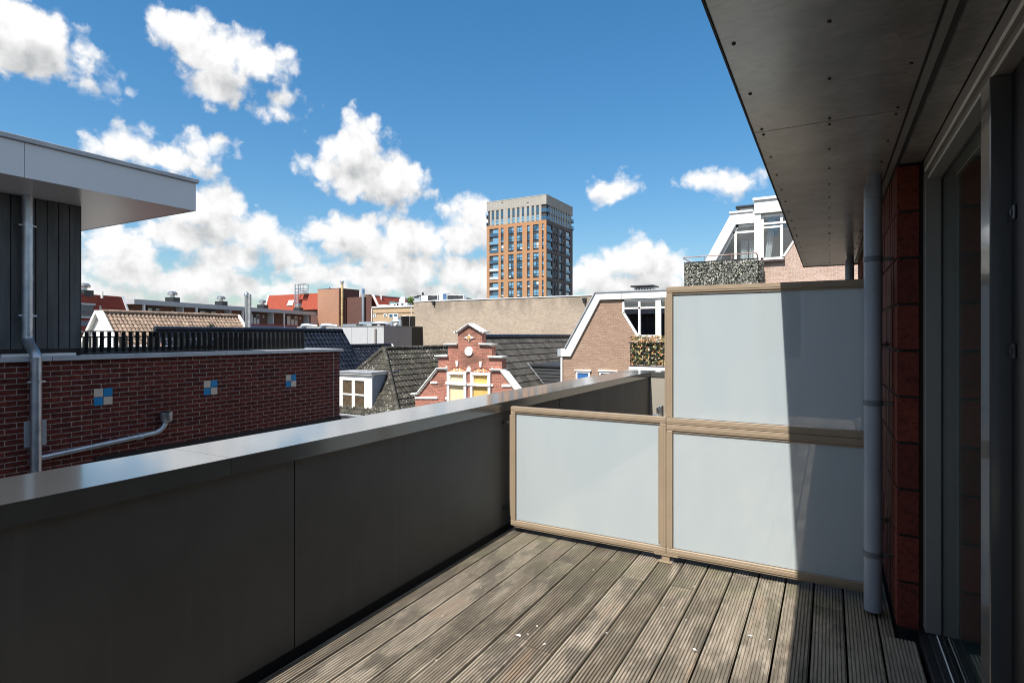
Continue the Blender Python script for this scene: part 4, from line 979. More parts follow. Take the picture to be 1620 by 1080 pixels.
leaves(q, bx0+.03, 0.9, bz0+.02, bz2-.02, BY+.05, 2300, .065, (3,3,2,6,1.5), .06); leaves(q, bx0+.1, bx0+1.6, bz2, bz1+.05, BY-.03, 260, .05, (3,2,3,1,2))
tag(put('leaf_screen', q, lf), 'screen of yellow orange and green leaves tied to the balcony railing', 'plant screen')
# roof vent of that house
v0 = atY(1020, 457, 24.0)
q = MB(); q.box(v0.x-.38, 23.7, zo+.03, v0.x+.38, 24.3, v0.z+.02, 0)
for k in range(6): q.box(v0.x-.30+.12*k, 23.68, zo+.06, v0.x-.24+.12*k, 23.699, v0.z, 1)
q.box(v0.x-.5, 23.55, v0.z+.06, v0.x+.5, 24.45, v0.z+.13, 1, ch=.02); q.box(v0.x-.3, 23.8, v0.z+.021, v0.x+.3, 24.2, v0.z+.0595, 1)
tag(put('roof_vent', q, [M['white'], M['dark_metal']]), 'low white roof vent with dark flat cap on the mansard house', 'vent')

uh = thing('upper_house', (-2, HYY, GZ), 'pinkish brick house with slanted white framed windows and high balcony', 'house')
xr2 = 6.0
def hx(px): return hp(px, 400).x
zA = hp(1156.6, 339.2).z; zBt = hp(1193.7, 319.3).z; zi_ = hp(1164.8, 355.5).z; zbot = hp(1215, 410.5).z
xpost0, xpost1 = hx(1193.9), hx(1204)
q = MB()
xw2 = hp(1238.8, 410).x; xs = hp(1300, 300).x; zs_ = zbot+(xs-xw2)*1.75
q.prism([Vector((hp(1110, 430).x, HYY, GZ)), Vector((hp(1110, 430).x, HYY, zbot-1.2)), Vector((xpost0, HYY, zbot-1.2)), Vector((xpost0, HYY, zbot-.02)), Vector((xw2, HYY, zbot-.02)), Vector((xw2+(zBt-.6-zbot)/1.62, HYY, zBt-.6)), Vector((xr2, HYY, zBt-.6)), Vector((xr2, HYY, GZ))], (0, .3, 0)); put('wall', q, M['paleb2'], uh)
q = MB()
o_ = fl_([(1100, 443), (1156.6, 339.2)]); i_ = fl_([(1116.5, 443), (1164.8, 355.5)])
q.prism([Vector((v.x, HYY-.08, v.z)) for v in [o_[0], Vector((o_[1].x, 0, zA)), Vector((xpost0-.001, 0, zA)), Vector((xpost0-.001, 0, zi_)), Vector((i_[1].x, 0, zi_)), i_[0]]], (0, .2, 0), 0)
q.box(xpost0, HYY-.10, zbot-1.2, xpost1, HYY+.2, hp(1200, 339).z-.001, 0); q.box(xpost0, HYY-.14, hp(1200, 338.6).z, xr2, HYY+.2, zBt, 0)
q.box(xpost0-.05, HYY-.2, zBt+.001, xr2, HYY+.3, zBt+.10, 2, ch=.01); q.box(o_[1].x-.05, HYY-.12, zA+.001, xpost0-.051, HYY+.3, zA+.08, 2, ch=.01)
q.bar(Vector((i_[0].x, HYY-.09, i_[0].z)), Vector((i_[1].x, HYY-.09, zi_)), .03, .03, 1)
put('verge', q, [M['white'], M['lead'], M['white_panel']], uh)
q = MB(); q.prism([Vector((v.x, HYY+.25, v.z)) for v in (o_[0]+Vector((.2,0,0)), Vector((o_[1].x+.1, 0, zA-.1)), Vector((xr2, 0, zA-.1)), Vector((xr2, 0, zA-.2)), Vector((o_[1].x+.2, 0, zA-.25)), o_[0]+Vector((.35,0,0)))], (0, 6, 0)); q.box(xpost0+.1, HYY+.301, zA-.09, xr2, HYY+6, zBt-.02); put('roof', q, M['lead'], uh)
q = MB(); q.box(o_[0].x+1, HYY+2.6, zbot-1.2, xr2, HYY+2.7, zA-.3); q.box(o_[0].x+.5, HYY+.31, zbot-1.3, xr2, HYY+2.6, zbot-1.2); put('room', q, M['room'], uh)
# left window
q = MB(); y0, y1 = HYY-.0, HYY+.09
zt1 = zi_-.02; xmv = hx(1163.6); ztr = hp(1170, 367.6).z; zlow = zbot-1.0
ix = lambda z: i_[0].x+(z-i_[0].z)*(i_[1].x-i_[0].x)/(zi_-i_[0].z)
fb((ix(zlow)+.06, zlow), (ix(zt1)+.06, zt1), .09); fb((ix(zt1), zt1-.04), (xpost0, zt1-.04)); fb((ix(ztr)+.05, ztr), (xpost0, ztr), .075); fb((xmv, zlow), (xmv, ztr-.04), .075)
w_ = put('window', q, M['white'], uh)
q = MB(); q.prism([Vector((v[0], HYY+.04, v[1])) for v in ((ix(zlow)+.05, zlow), (ix(zt1)+.05, zt1), (xpost0, zt1), (xpost0, zlow))], (0, .008, 0)); put('pane', q, M['pane'], w_)
# right window
q = MB(); zt2 = hp(1218, 339).z; xv = hx(1236.5); ztr2 = hp(1218, 353.5).z
fb((xpost1, zt2-.04), (xr2-2, zt2-.04)); fb((xpost1+.04, zt2-.085), (xpost1+.04, zbot)); fb((xpost1, zbot+.03), (xw2+.05, zbot+.03)); fb((xv, zt2-.085), (xv, zbot+.08)); q.box(xpost1+.081, HYY-.03, ztr2-.035, xr2-2, HYY+.085, ztr2+.035); fb((xpost1+.085, ztr2-.13), (xv-.045, ztr2-.13), .07)
fb((xw2, zbot+.04), (xw2+(zt2-zbot)/1.62, zt2), .09)
w_ = put('window', q, M['white'], uh)
q = MB(); q.prism([Vector((v[0], HYY+.04, v[1])) for v in ((xpost1+.02, zbot+.02), (xpost1+.02, zt2), (xw2+(zt2-zbot)/1.62, zt2), (xw2, zbot+.02))], (0, .008, 0)); put('pane', q, M['pane'], w_)
q = MB(); q.box(xpost0-.1, HYY-.12, zbot-.10, xw2+.06, HYY-.001, zbot-.021, ch=.005); put('sill', q, pbr('brown_sill', (0.05, 0.032, 0.028), 0.5), uh)
def drape(xt0, xt1, xb0, xb1, z0, z1, y):
    q = MB(); n = 26; vs = []
    for k in range(n+1):
        t = k/n
        for (xa, xb, z) in ((xt0, xt1, z1), (xb0, xb1, z0)): vs.append((xa+(xb-xa)*t, y+.05*math.sin(t*22+random.random()), z))
    q.add(vs, [(2*k, 2*k+2, 2*k+3, 2*k+1) for k in range(n)]); return put('curtain', q, M['curtain'], uh, smooth=80)
drape(hx(1214), hx(1226), hx(1209), hx(1218), zbot+.05, zt2-.1, HYY+.35); drape(hx(1169), hx(1181), hx(1169.5), hx(1180), zlow, ztr-.25, HYY+.4); drape(hx(1183), hx(1193.6), hx(1183), hx(1193.6), zlow, ztr-.25, HYY+.4)
q = MB(); q.box(hx(1166.5), HYY+.60, zlow, hx(1193.8), HYY+.64, ztr-.28, 0); put('inner_door_frame', q, pbr('darkened_door', (0.06, 0.07, 0.08), .5), uh)  # door painted dark so the sunlit interior reads as shade
# its balcony with pebble-look screen
bxa = atY(1083.2, 414, BY).x; bxb = atY(1198.6, 412, BY).x; bza = atY(1140, 450+22, BY).z; bzb = atY(1140, 413.0, BY).z
q = MB(); q.box(bxa, BY, bza-.25, bxb, HYY-.001, bza-.05); put('balcony', q, M['white'], uh)
r3 = thing('balcony_railing', ((bxa+bxb)/2, BY, bza), 'thin raised handrail above the speckled balcony screen', 'railing')
q = MB(); zr = atY(1140, 403.6, BY).z
q.tube([(bxa+.25, BY+.75, bzb+.0), (bxa-.05, BY, zr-.03), (bxa-.03, BY, zr), (bxb-.05, BY, zr), (bxb-.02, BY+.02, zr-.05), (bxb, BY+.15, bzb)], .022, 8); q.tube([(bxa+(bxb-bxa)*.28, BY, bzb), (bxa+(bxb-bxa)*.28, BY, zr)], .012, 8); q.tube([(bxa+(bxb-bxa)*.66, BY, bzb), (bxa+(bxb-bxa)*.66, BY, zr)], .012, 8)
put('handrail', q, pbr('rail_paint', (0.3, 0.2, 0.18), .4), r3, smooth=50)
q = MB(); q.box(bxa-.02, BY-.03, bzb-.03, bxb+.02, BY+.03, bzb+.03); q.box(bxa, BY-.02, bza-.04, bxb, BY+.02, bza)
for t in (0, .1, 1.0): q.box(bxa+(bxb-bxa)*t-.015, BY-.02, bza+.0005, bxa+(bxb-bxa)*t+.015, BY+.02, bzb-.031)
put('rail', q, M['dark_metal'], r3)
q = MB(); q.box(bxa+.02, BY-.03, bza, bxb-.02, BY-.0205, bzb-.04, 1)
q.box(bxb+.016, BY, bza, bxb+.024, HYY-.05, bzb-.04, 1)
leaves(q, bxa+.02, bxb, bza, bzb-.03, BY-.05, 5600, .04, (4, 4, 2.5), .05, .085)
n0 = len(q.v); leaves(q, 0, HYY-BY-.1, bza, bzb-.03, 0, 1200, .045, (5, 3, 2), .05)
q.v[n0:] = [(bxb+.04+y*1.0+.05, BY+x, z) for x, y, z in q.v[n0:]]
tag(put('speckled_screen', q, [pbr('pale_leaf', (0.42, 0.415, 0.38), .6), pbr('dark_leaf', (0.03, 0.035, 0.025), .7), pbr('grey_leaf', (0.2, 0.2, 0.16), .6)]), 'black and white speckled screen covering the front of the high balcony', 'plant screen')
v0 = atY(1189, 333, 23.0)
q = MB(); q.box(v0.x-.35, 22.6, zA, v0.x+.5, 23.3, v0.z+.02, 0); q.box(v0.x-.5, 22.5, v0.z+.021, v0.x+.6, 23.4, v0.z+.12, 1, ch=.02)
tag(put('roof_vent', q, [M['white'], M['dark_metal']]), 'white roof vent with dark cap beside the higher white roof edge', 'vent')
# ---------------------------------------------------------------- beige wall, plant rooms, flats
M['beigeb'] = brick('beige_brick', (0.45, 0.365, 0.285), (0.32, 0.26, 0.205), (0.45, 0.39, 0.32), bw=0.22, bh=0.0725, ms=0.012, stain=(0.25, 0.205, 0.16), stain_s=0.28, var=0.3, runoff=(CZ+1.2, CZ+3.1, (0.17, 0.145, 0.115)))
M['tanb'] = brick('tan_brick', (0.50, 0.36, 0.22), (0.42, 0.30, 0.18), (0.44, 0.35, 0.25), bw=0.25, bh=0.09, ms=0.012, var=0.2)
M['brownb'] = brick('brown_brick', (0.40, 0.215, 0.145), (0.33, 0.17, 0.115), (0.3, 0.19, 0.14), bw=0.25, bh=0.09, ms=0.012, var=0.2, stain=(0.38, 0.2, 0.12), stain_s=0.3)
M['dbrown'] = brick('dark_shaded_brown_brick', (0.13, 0.062, 0.05), (0.10, 0.045, 0.04), (0.12, 0.08, 0.07), bw=0.25, bh=0.09, ms=0.012, var=0.2)
M['roofgrey'] = pbr('roof_felt', (0.22, 0.22, 0.21), 0.8, var=0.2, vscale=1)
WY = 40.0
a = atY(654.5, 477.6, WY); bq = atY(936, 467.6, WY)
bwl = thing('beige_building', ((a.x+14)/2, WY, GZ), 'large building with blank weathered beige brick wall below the tower', 'building')
zw = (a.z+bq.z)/2
q = MB(); q.box(a.x, WY, GZ, 16, WY+14, zw-.001); put('wall', q, M['beigeb'], bwl)
q = MB(); q.box(a.x-.03, WY-.05, zw, 16, WY+14, zw+.07); put('roof_edge', q, M['white_panel'], bwl)
for px in (686.5, 925):
    v = atY(px, 480 if px < 800 else 476, WY); q = MB(); q.box(v.x-.16, WY-.16, v.z+.05, v.x+.16, WY-.001, v.z+.22); q.box(v.x-.03, WY-.2, v.z-.10, v.x+.12, WY-.001, v.z+.05); put('rain_spout', q, M['dark_metal'], bwl)

# white and grey plant room
CY = 35.0
c0 = atY(607.2, 515.3, CY); cl0 = atY(470, 517, CY)
pr = thing('plant_room', (c0.x-4, CY, GZ), 'flat roofed annex clad in white and dark grey panels', 'building')
zr_ = c0.z
q = MB(); xs_ = [cl0.x]+[atY(px, 530, CY).x for px in (500, 528, 556.5, 581.3, 607.2)]
for xa, xb in zip(xs_[:-1], xs_[1:]): q.box(xa+.012, CY, GZ, xb-.012, CY+.05, zr_)
put('white_cladding', q, pbr('pale_grey_panel', (.43, .44, .45), .45, var=.04), pr)
q = MB(); X1 = c0.x; yv = [CY]+[atX(px, 530, X1).y for px in (629.8, 651.5)]
for ya, yb in zip(yv[:-1], yv[1:]): q.box(X1-.04, ya+.012, GZ, X1+.005, yb-.012, zr_-.02)
q.box(X1-.04, yv[-1], GZ, X1+.0, WY-.01, zr_-.03, 1)
put('grey_cladding', q, [pbr('anthracite_panel', (0.20, 0.205, 0.22), 0.5, var=.04), M['black']], pr)
q = MB(); q.box(cl0.x, CY+.055, GZ, X1-.045, WY-.02, zr_-.05); put('core', q, M['black'], pr)
q = MB(); q.box(cl0.x, CY-.03, zr_-.049, X1+.02, WY-.02, zr_+.02); put('roof', q, M['roofgrey'], pr)
v = atY(595, 520, CY); q = MB(); q.box(v.x-.07, CY-.12, GZ, v.x+.07, CY-.001, v.z); put('flue', q, pbr('grey_flue', (.18,.16,.15), .6), pr)
def onroof(px, Y, z=None): v = atY(px, 515, Y); return v.x
def tg(o, l, c, g=None): return tag(o, l, c, g)
# rooftop pieces
x = onroof(602, 37.5); q = MB(); q.box(x-.75, 36.6, zr_+.021, x+.95, 38.4, zr_+.20, 0)
q.tube([(x+.1, 37.5, zr_+.20), (x+.1, 37.5, zr_+.30), (x+.1, 37.5, zr_+.42), (x+.1, 37.5, zr_+.46)], [.85, .8, .5, .1], 20, 1); tg(put('roof_dome', q, [M['zinc'], pbr('dome_acrylic', (.45,.47,.55), .15, coat=1)], smooth=60), 'rounded clear skylight dome on the white panelled annex', 'skylight')
x = onroof(560, 36.5); q = MB(); q.box(x-.9, 36.0, zr_+.021, x+.8, 37.2, zr_+.20); q.box(x-.2, 37.3, zr_+.021, x+1.6, 38.6, zr_+.42); tg(put('air_duct', q, M['galv']), 'flat galvanised duct lying on the annex roof near the brown flue', 'duct')
x = onroof(569, 35.5); q = MB(); q.box(x-.22, 35.3, zr_+.021, x+.22, 35.7, zr_+.14); tg(put('roof_hatch', q, M['dark_metal']), 'small dark box at the edge of the annex roof', 'hatch')
x = onroof(599, 35.6); q = MB(); q.box(x-.5, 35.3, zr_+.15, x+.5, 35.9, zr_+.20, 0); q.box(x-.5, 35.3, zr_+.021, x-.42, 35.9, zr_+.15, 0); q.box(x+.42, 35.3, zr_+.021, x+.5, 35.9, zr_+.15); tg(put('roof_bench', q, M['dark_metal']), 'low dark equipment stand on the annex roof in front of the dome', 'stand')
x = onroof(628, 37.0); q = MB(); q.box(x-.22, 36.8, zr_+.021, x+.22, 37.3, zr_+.82, 0, ch=.02); tg(put('vent_duct', q, M['white']), 'upright white ventilation box left of the black cabinet', 'vent')
x = onroof(636, 37.6); q = MB(); q.box(x-.45, 37.3, zr_+.021, x+.30, 38.2, zr_+.86, 0, ch=.02); q.box(x-.40, 37.29, zr_+.1, x+.25, 37.2995, zr_+.8, 1)
for k in range(5): q.box(x-.4, 37.275, zr_+.15+.13*k, x+.25, 37.289, zr_+.2+.13*k, 0)
tg(put('air_conditioner', q, [M['black'], M['dark_metal']]), 'tall black air conditioning cabinet on the annex roof', 'air conditioner')
x = onroof(642, 38.2); q = MB(); q.box(x-.26, 38.0, zr_+.021, x+.2, 38.6, zr_+.92, 0, ch=.02); tg(put('vent_duct', q, M['white']), 'upright white ventilation box between the black cabinets', 'vent')
x = onroof(648, 38.8); q = MB(); q.box(x-.35, 38.5, zr_+.021, x+.32, 39.2, zr_+.88, 0, ch=.02); q.box(x-.3, 38.48, zr_+.1, x+.27, 38.499, zr_+.8, 1); tg(put('air_conditioner', q, [M['dark_metal'], M['black']]), 'dark air conditioning cabinet against the beige wall', 'air conditioner')
x = onroof(620, 36.4); q = MB(); q.tube([(x, 36.4, zr_+.021), (x, 36.4, zr_+.30), (x+.25, 36.5, zr_+.42), (x+.6, 36.7, zr_+.42), (x+.6, 36.7, zr_+.021)], .16, 12); tg(put('air_duct', q, M['galv'], smooth=60), 'bent shiny duct pipe beside the skylight dome', 'duct')
for px, lab in ((484, 'left of two shiny curved ducts behind the dark tiled ridge'), (515, 'right of two shiny curved ducts behind the dark tiled ridge')):
    x = onroof(px, CY+.3); q = MB(); q.tube([(x, CY-.14, zr_-1.2), (x, CY-.14, zr_-.05), (x+.08, CY-.10, zr_+.06), (x+.35, CY+.1, zr_+.10), (x+1.1, CY+.6, zr_+.0)], [.2, .2, .22, .2, .17], 12); tg(put('air_duct', q, M['galv'], smooth=60), lab, 'duct')

# air conditioners on the beige building roof
acm = [pbr('ac_body', (.55,.56,.56), .5), pbr('ac_grille', (.02,.022,.025), .6), pbr('ac_blue', (.06,.12,.22), .4)]
acs = [(674,464.8+3.2,2.2,'white end'),(680.5,468,1.0,'a'),(687.5,467.6,1.4,'b'),(701,464.8,1.7,'c'),(712,467.8,1.4,'d'),(720.5,468.6,1.3,'e'),(728.5,469.4,1.2,'f')]
acl = ['plain white air conditioner box left of the grilled units on the beige roof','narrow dark grilled air conditioner second from left on the beige roof','square grilled air conditioner third from left on the beige roof','tallest white air conditioner with blue side on the beige roof','white framed air conditioner just right of the tallest unit','white framed air conditioner second from the right end of the row','white framed air conditioner at the right end of the row']
for (px, py, w, _), lab in zip(acs, acl):
    Y = 41.5; v = atY(px, py-1.0-max(0, px-700)*.06, Y); hw = w*.26; z1_ = v.z; zb_ = zw+.071
    q = MB(); q.box(v.x-hw, Y, zb_+.12, v.x+hw, Y+.5, z1_, 0, ch=.015); q.box(v.x-hw+.03, Y+.02, zb_, v.x-hw+.1, Y+.48, zb_+.1195, 1); q.box(v.x+hw-.1, Y+.02, zb_, v.x+hw-.03, Y+.48, zb_+.1195, 1)
    if 'plain' not in lab:
        s_ = 2 if 'blue' in lab else 1; x0_ = v.x-hw*.1 if 'blue' in lab else v.x-hw+.07
        q.box(x0_, Y-.006, zb_+.16, v.x+hw-.05, Y-.0005, z1_-.05, s_)
        for k in range(0): q.box(x0_, Y-.012, zb_+.24+k*(z1_-zb_-.35)/5, v.x+hw-.07, Y-.0065, zb_+.26+k*(z1_-zb_-.35)/5, 0)
    tag(put('air_conditioner', q, acm), lab, 'air conditioner', 'air conditioners on the beige building')
v = atY(663, 474, 42.0); q = MB(); q.box(v.x-.35, 41.7, zw+.071, v.x+.4, 42.3, v.z+.25, 0, ch=.03); q.box(v.x-.45, 41.6, v.z+.251, v.x+.2, 42.2, v.z+.3, 1); q.box(v.x-.6, 42.4, zw+.071, v.x+.5, 43, v.z+.45, 1); q.tube([(v.x+.05, 42.5, v.z+.45), (v.x+.05, 42.5, v.z+.7)], .09, 10, 1)
tag(put('roof_hood', q, [M['zinc'], M['dark_metal']]), 'grey extraction hood with stub chimney at the left end of the beige roof', 'hood')
# shrub on the roof behind
sh = thing('roof_shrub', (*atY(650, 480, 47).to_tuple()[:2], atY(650, 484, 47).z), 'bright green shrub growing behind the corner of the beige wall', 'shrub')
v = atY(649.5, 476, 47); q = MB(); random.seed(4)
lg = [pbr('fresh_leaf', (.13,.22,.03), .6), pbr('deep_leaf', (.05,.10,.02), .6)]
for _ in range(420):
    d = Vector((random.gauss(0,1), random.gauss(0,1), random.gauss(0,1))).normalized()*random.random()**.5
    c_ = v+Vector((d.x*.36, d.y*.35, d.z*.42+.05)); a_ = Vector((random.gauss(0,1),random.gauss(0,1),random.gauss(0,1))).normalized()*.06; b_ = a_.orthogonal().normalized()*.035
    q.add([c_-a_, c_+b_, c_+a_, c_-b_], [(0,1,2,3)], random.choice((0,0,1)))
put('leaves', q, lg, sh); q = MB(); q.tube([(v.x, v.y, v.z-.5), (v.x+.03, v.y, v.z)], [.03, .015], 6); put('stem', q, pbr('stem', (.1,.07,.04), .8), sh)

# tan building with small white windows
TY = 60.0
A = atY(590, 487, TY); B = atY(656, 484.5, TY)
tb = thing('tan_building', (A.x, TY, GZ), 'small tan brick building with tiny white windows left of the beige wall', 'building')
q = MB(); q.box(A.x, TY, GZ, B.x+4, TY+10, A.z-.001); put('wall', q, M['tanb'], tb)
q = MB(); q.box(A.x-.1, TY-.15, A.z, B.x+4, TY+10, A.z+.18); put('roof_edge', q, M['white'], tb)
zz = atY(620, 494.8, TY).z; q = MB(); q.box(A.x, TY-.05, zz-.06, B.x+1, TY-.001, zz+.06); put('band', q, pbr('tan_band', (.2,.13,.08), .6), tb)
for (x0, x1, y0, y1) in ((590.8,595.4,496.8,501.2),(607.4,612.2,496.4,501),(615.4,630.5,496,502.5)):
    a_ = atY(x0, y0, TY); b_ = atY(x1, y1, TY); q = MB(); q.box(a_.x, TY-.08, b_.z, b_.x, TY-.001, a_.z); w_ = put('window', q, M['white'], tb)
    n = 2 if x1-x0 > 10 else 1; q = MB(); wd = (b_.x-a_.x)/n
    for k in range(n): q.box(a_.x+wd*k+.12, TY-.09, b_.z+.1, a_.x+wd*(k+1)-.12, TY-.0805, a_.z-.1)
    put('pane', q, M['farpane'], w_)
q = MB(); q.tube([(A.x-.12, TY-.1, A.z-.1), (A.x-.12, TY-.1, GZ)], .07, 8); q.tube([(atY(651.5,495,TY).x, TY-.1, A.z-.1), (atY(651.5,495,TY).x, TY-.1, GZ)], .06, 8); put('rain_pipe', q, M['white'], tb)
for (px, wd, py, lab, mt) in ((605,1.3,482.2,'low cream roof box on the tan building','white'),(624,1.5,479.7,'grey white air handling box on the tan building','white_panel'),(636,1.9,478.5,'wide grey plant box on the tan building beside the shrub','zinc')):
    v = atY(px, py, TY+2); q = MB(); q.box(v.x-wd*.5, TY+2, A.z+.181, v.x+wd*.5, TY+3, v.z, 0, ch=.03); q.box(v.x-.1, TY+1.98, A.z+.4, v.x+.25, TY+1.999, v.z-.15, 1); tag(put('roof_unit', q, [M[mt], M['dark_metal']]), lab, 'roof unit', 'plant boxes on the tan building')
v = atY(638, 475.5, TY+3.5); q = MB(); n = 14
q.tube([v+Vector((0, -.25, .05)), v+Vector((0, -.1, .02)), v+Vector((0, 0, 0))], [.55, .35, .05], 16, 0, caps=False); q.tube([v, v+Vector((0, .2, -1.2))], .05, 8, 0)
tag(put('satellite_dish', q, M['white'], smooth=60), 'white satellite dish on the tan building roof', 'dish')
v = atY(620, 478, TY+6); q = MB(); q.box(v.x-.55, TY+6, A.z+.181, v.x+.55, TY+7, v.z+.1, 0, ch=.02); tag(put('roof_unit', q, pbr('green_grey', (.12,.2,.2), .5)), 'dark green grey plant box behind the cream roof box', 'roof unit')

# brown stair tower blocks
KY0 = 70.0
A = atY(502.5, 457.6, KY0); B = atY(536, 456.6, KY0)
st = thing('brown_block', (B.x, KY0, GZ), 'tall windowless brown brick block with one sunlit and one shaded side', 'building')
zk = B.z; yk = atX(568.3, 458.3, B.x).y
q = MB(); q.box(A.x, KY0, GZ, B.x, KY0+.4, zk); put('front_wall', q, M['brownb'], st)
q = MB(); q.box(A.x, KY0+.401, GZ, B.x, yk, zk-.002); put('side_wall', q, M['dbrown'], st)  # the block's brick again, shade of this side put into the colour
q = MB(); q.box(A.x, KY0, zk+.001, B.x+.06, yk+.05, zk+.12); put('roof_edge', q, M['dbrown'], st)
v = atY(518, 456, KY0+2); q = MB(); q.box(v.x-.4, v.y, zk+.121, v.x+.4, v.y+1, zk+.30); q.tube([(v.x, v.y+.5, zk+.3), (v.x, v.y+.5, zk+.6)], .09, 8); tag(put('roof_vent', q, M['dark_metal']), 'tiny dark vent on top of the brown block', 'vent')
def flue(px, pt, X, col, r, lab, capm, zbot=None):
    v = atX(px, pt, X); t = thing('flue_pipe', (v.x, v.y, zbot if zbot is not None else 0), lab, 'flue')
    q = MB(); zb = zbot if zbot is not None else zr_-1; q.tube([(v.x, v.y, zb), (v.x, v.y, v.z-.5)], r, 12)
    for k in range(5): z = zb+(v.z-.5-zb)*(k+.5)/5; q.tube([(v.x, v.y, z-.05), (v.x, v.y, z+.05)], r*1.1, 12)
    put('pipe', q, col, t, smooth=50)
    q = MB(); q.tube([(v.x, v.y, v.z-.499), (v.x, v.y, v.z-.25), (v.x, v.y, v.z-.2), (v.x, v.y, v.z-.02), (v.x, v.y, v.z)], [r*1.15, r*1.15, r*1.7, r*1.5, r*.4], 12); put('cap', q, capm, t, smooth=40); return t
rust = pbr('yellowed_flue', (.46,.33,.17), .55, var=.35, vscale=1.2)
flue(541.3, 444.5, B.x+.35, rust, .21, 'tall rusty yellow flue pipe with silver cap beside the brown block', M['steel'], zbot=-2)
v = atX(574.5, 457, -68.0); t = thing('flue_pipe', (v.x, v.y, -2), 'thick grey steel flue pipe with blue top right of the brown block', 'flue')
q = MB(); q.tube([(v.x, v.y, -2), (v.x, v.y, v.z-.8)], .24, 14); put('pipe', q, M['galv'], t, smooth=50); q = MB(); q.tube([(v.x, v.y, v.z-.799), (v.x, v.y, v.z)], .245, 14); put('cap', q, pbr('blue_cap', (.1,.2,.36), .4), t, smooth=40)
# caged ladder on the shaded side
v0 = atX(570.5, 464, B.x); ld = thing('ladder', (v0.x, v0.y, 0), 'thin dark steel ladder up the shaded side of the brown block', 'ladder')
q = MB(); lx_ = B.x+.3; ly = yk+.4
for dy in (-.3, .3): q.bar((lx_, ly+dy, 0), (lx_, ly+dy, v0.z), .06, .06)
for k in range(26):
    z = .2+k*(v0.z-.2)/26; q.bar((lx_, ly-.3, z), (lx_, ly+.3, z), .04, .04)
put('rails', q, pbr('ladder_steel', (.16,.15,.15), .5), ld)
A2 = atY(578, 467.5, 74); B2 = atY(583.5, 467.5, 74)
s2 = thing('olive_block', (B2.x, 74, GZ), 'narrow olive brown block behind the grey flue pipe', 'building')
q = MB(); q.box(A2.x, 74, GZ, B2.x, 74.4, A2.z); put('front_wall', q, M['tanb'], s2)
y2 = atX(592.5, 468, B2.x).y; q = MB(); q.box(A2.x, 74.401, GZ, B2.x, y2, A2.z-.005); put('side_wall', q, pbr('olive_brick_shaded', (.075,.068,.05), .8, var=.2), s2)  # darker than the tan front: shade of this side put into the colour
q = MB(); q.box(A2.x-.1, 73.9, A2.z+.001, B2.x+.08, y2, A2.z+.15); put('roof_edge', q, M['dbrown'], s2)
# dark red roof behind the tan building
rr_ = thing('red_roof_house', (-68, 85, GZ), 'house with dark red tiled mansard roof behind the tan building', 'house')
X3 = -66.0
p1 = atX(591.5, 467.8, X3); p2 = atX(641, 471.8, X3); p3 = atX(641, 489, X3+1.3); p4 = atX(593.5, 489, X3+1.3)
zt3 = (p1.z+p2.z)/2; zb3 = (p3.z+p4.z)/2
q = MB(); q.prism([(X3, p1.y, zt3), (X3, p2.y, zt3), (X3+1.3, p2.y, zb3), (X3+1.3, p1.y, zb3)], (-.5, 0, 0)); put('roof', q, M['red_tile'], rr_)
q = MB(); q.box(X3-8, p1.y, GZ, X3+.7, p2.y, zb3); q.box(X3-8, p1.y, zb3+.001, X3-.51, p2.y, zt3-.1); put('wall', q, M['dbrown'], rr_)
q = MB(); q.bar((X3, p1.y-.1, zt3), (X3+1.3, p1.y-.1, zb3), .3, .2); put('verge', q, M['white'], rr_); q = MB(); q.box(X3-.5, p1.y, zt3+.001, X3+.1, p2.y, zt3+.15); v = atX(601, 468.5, X3); q.tube([(v.x+.3, v.y, zt3-.8), (v.x+.3, v.y, zt3+.3)], .12, 8); put('ridge', q, M['white'], rr_)
far_ = atY(655, 471.5, 100); q = MB(); q.box(far_.x-3, 100, GZ, far_.x+10, 106, far_.z-.6, 1); q.box(far_.x-4, 99.5, far_.z-.599, far_.x+11, 106.5, far_.z, 0); q.tube([(atY(664.5,467,100).x, 101, far_.z), (atY(664.5,467,100).x, 101, atY(664.5,466,100).z)], .3, 8, 0); tag(put('distant_building', q, [pbr('dark_roof', (.07,.07,.075), .7), M['dbrown']]), 'distant low building with dark flat roof behind the green shrub', 'building')

# gallery flats with grey roof edge
P0 = Vector((-67.3, 34.8)); DR = Vector((-11.0, 36.0)).normalized(); NR = Vector((DR.y, -DR.x))      # NR points towards the terrace
fl2 = thing('gallery_flats', (P0.x, P0.y, GZ), 'long brown block of flats with open gallery and pale grey roof edge', 'building')
def fl_pt(s, d, z): q_ = P0+DR*s+NR*d; return Vector((q_.x, q_.y, z))
def fl_s(px, d=0.0): v = atL(px, 500, P0+NR*d, DR); return (Vector((v.x, v.y))-P0-NR*d).dot(DR)
def fbox(q, s0, s1, d0, d1, z0, z1, mat=0):
    vs = [fl_pt(s, d, z) for z in (z0, z1) for d in (d0, d1) for s in (s0, s1)]
    q.add(vs, [(0,2,3,1),(4,5,7,6),(0,1,5,4),(2,6,7,3),(0,4,6,2),(1,3,7,5)], mat)
zf = CZ+4.0; S1 = fl_s(504.5); SL = fl_s(40)
q = MB(); fbox(q, fl_s(212.5), S1, -9, 0, zf-.55, zf); put('roof', q, pbr('grey_roof_edge', (.40,.42,.45), .5, var=.05), fl2)
q = MB(); fbox(q, SL, S1, -9, -1.6, GZ, zf-.551); put('wall', q, brick('flats_brick', (.25,.125,.09), (.19,.095,.075), (.24,.17,.13), bw=.25, bh=.09, var=.2), fl2)
q = MB(); fbox(q, SL, S1-.3, -1.599, -.1, CZ+.25, CZ+.45); put('gallery_floor', q, M['zinc'], fl2)
zpar = CZ+1.35
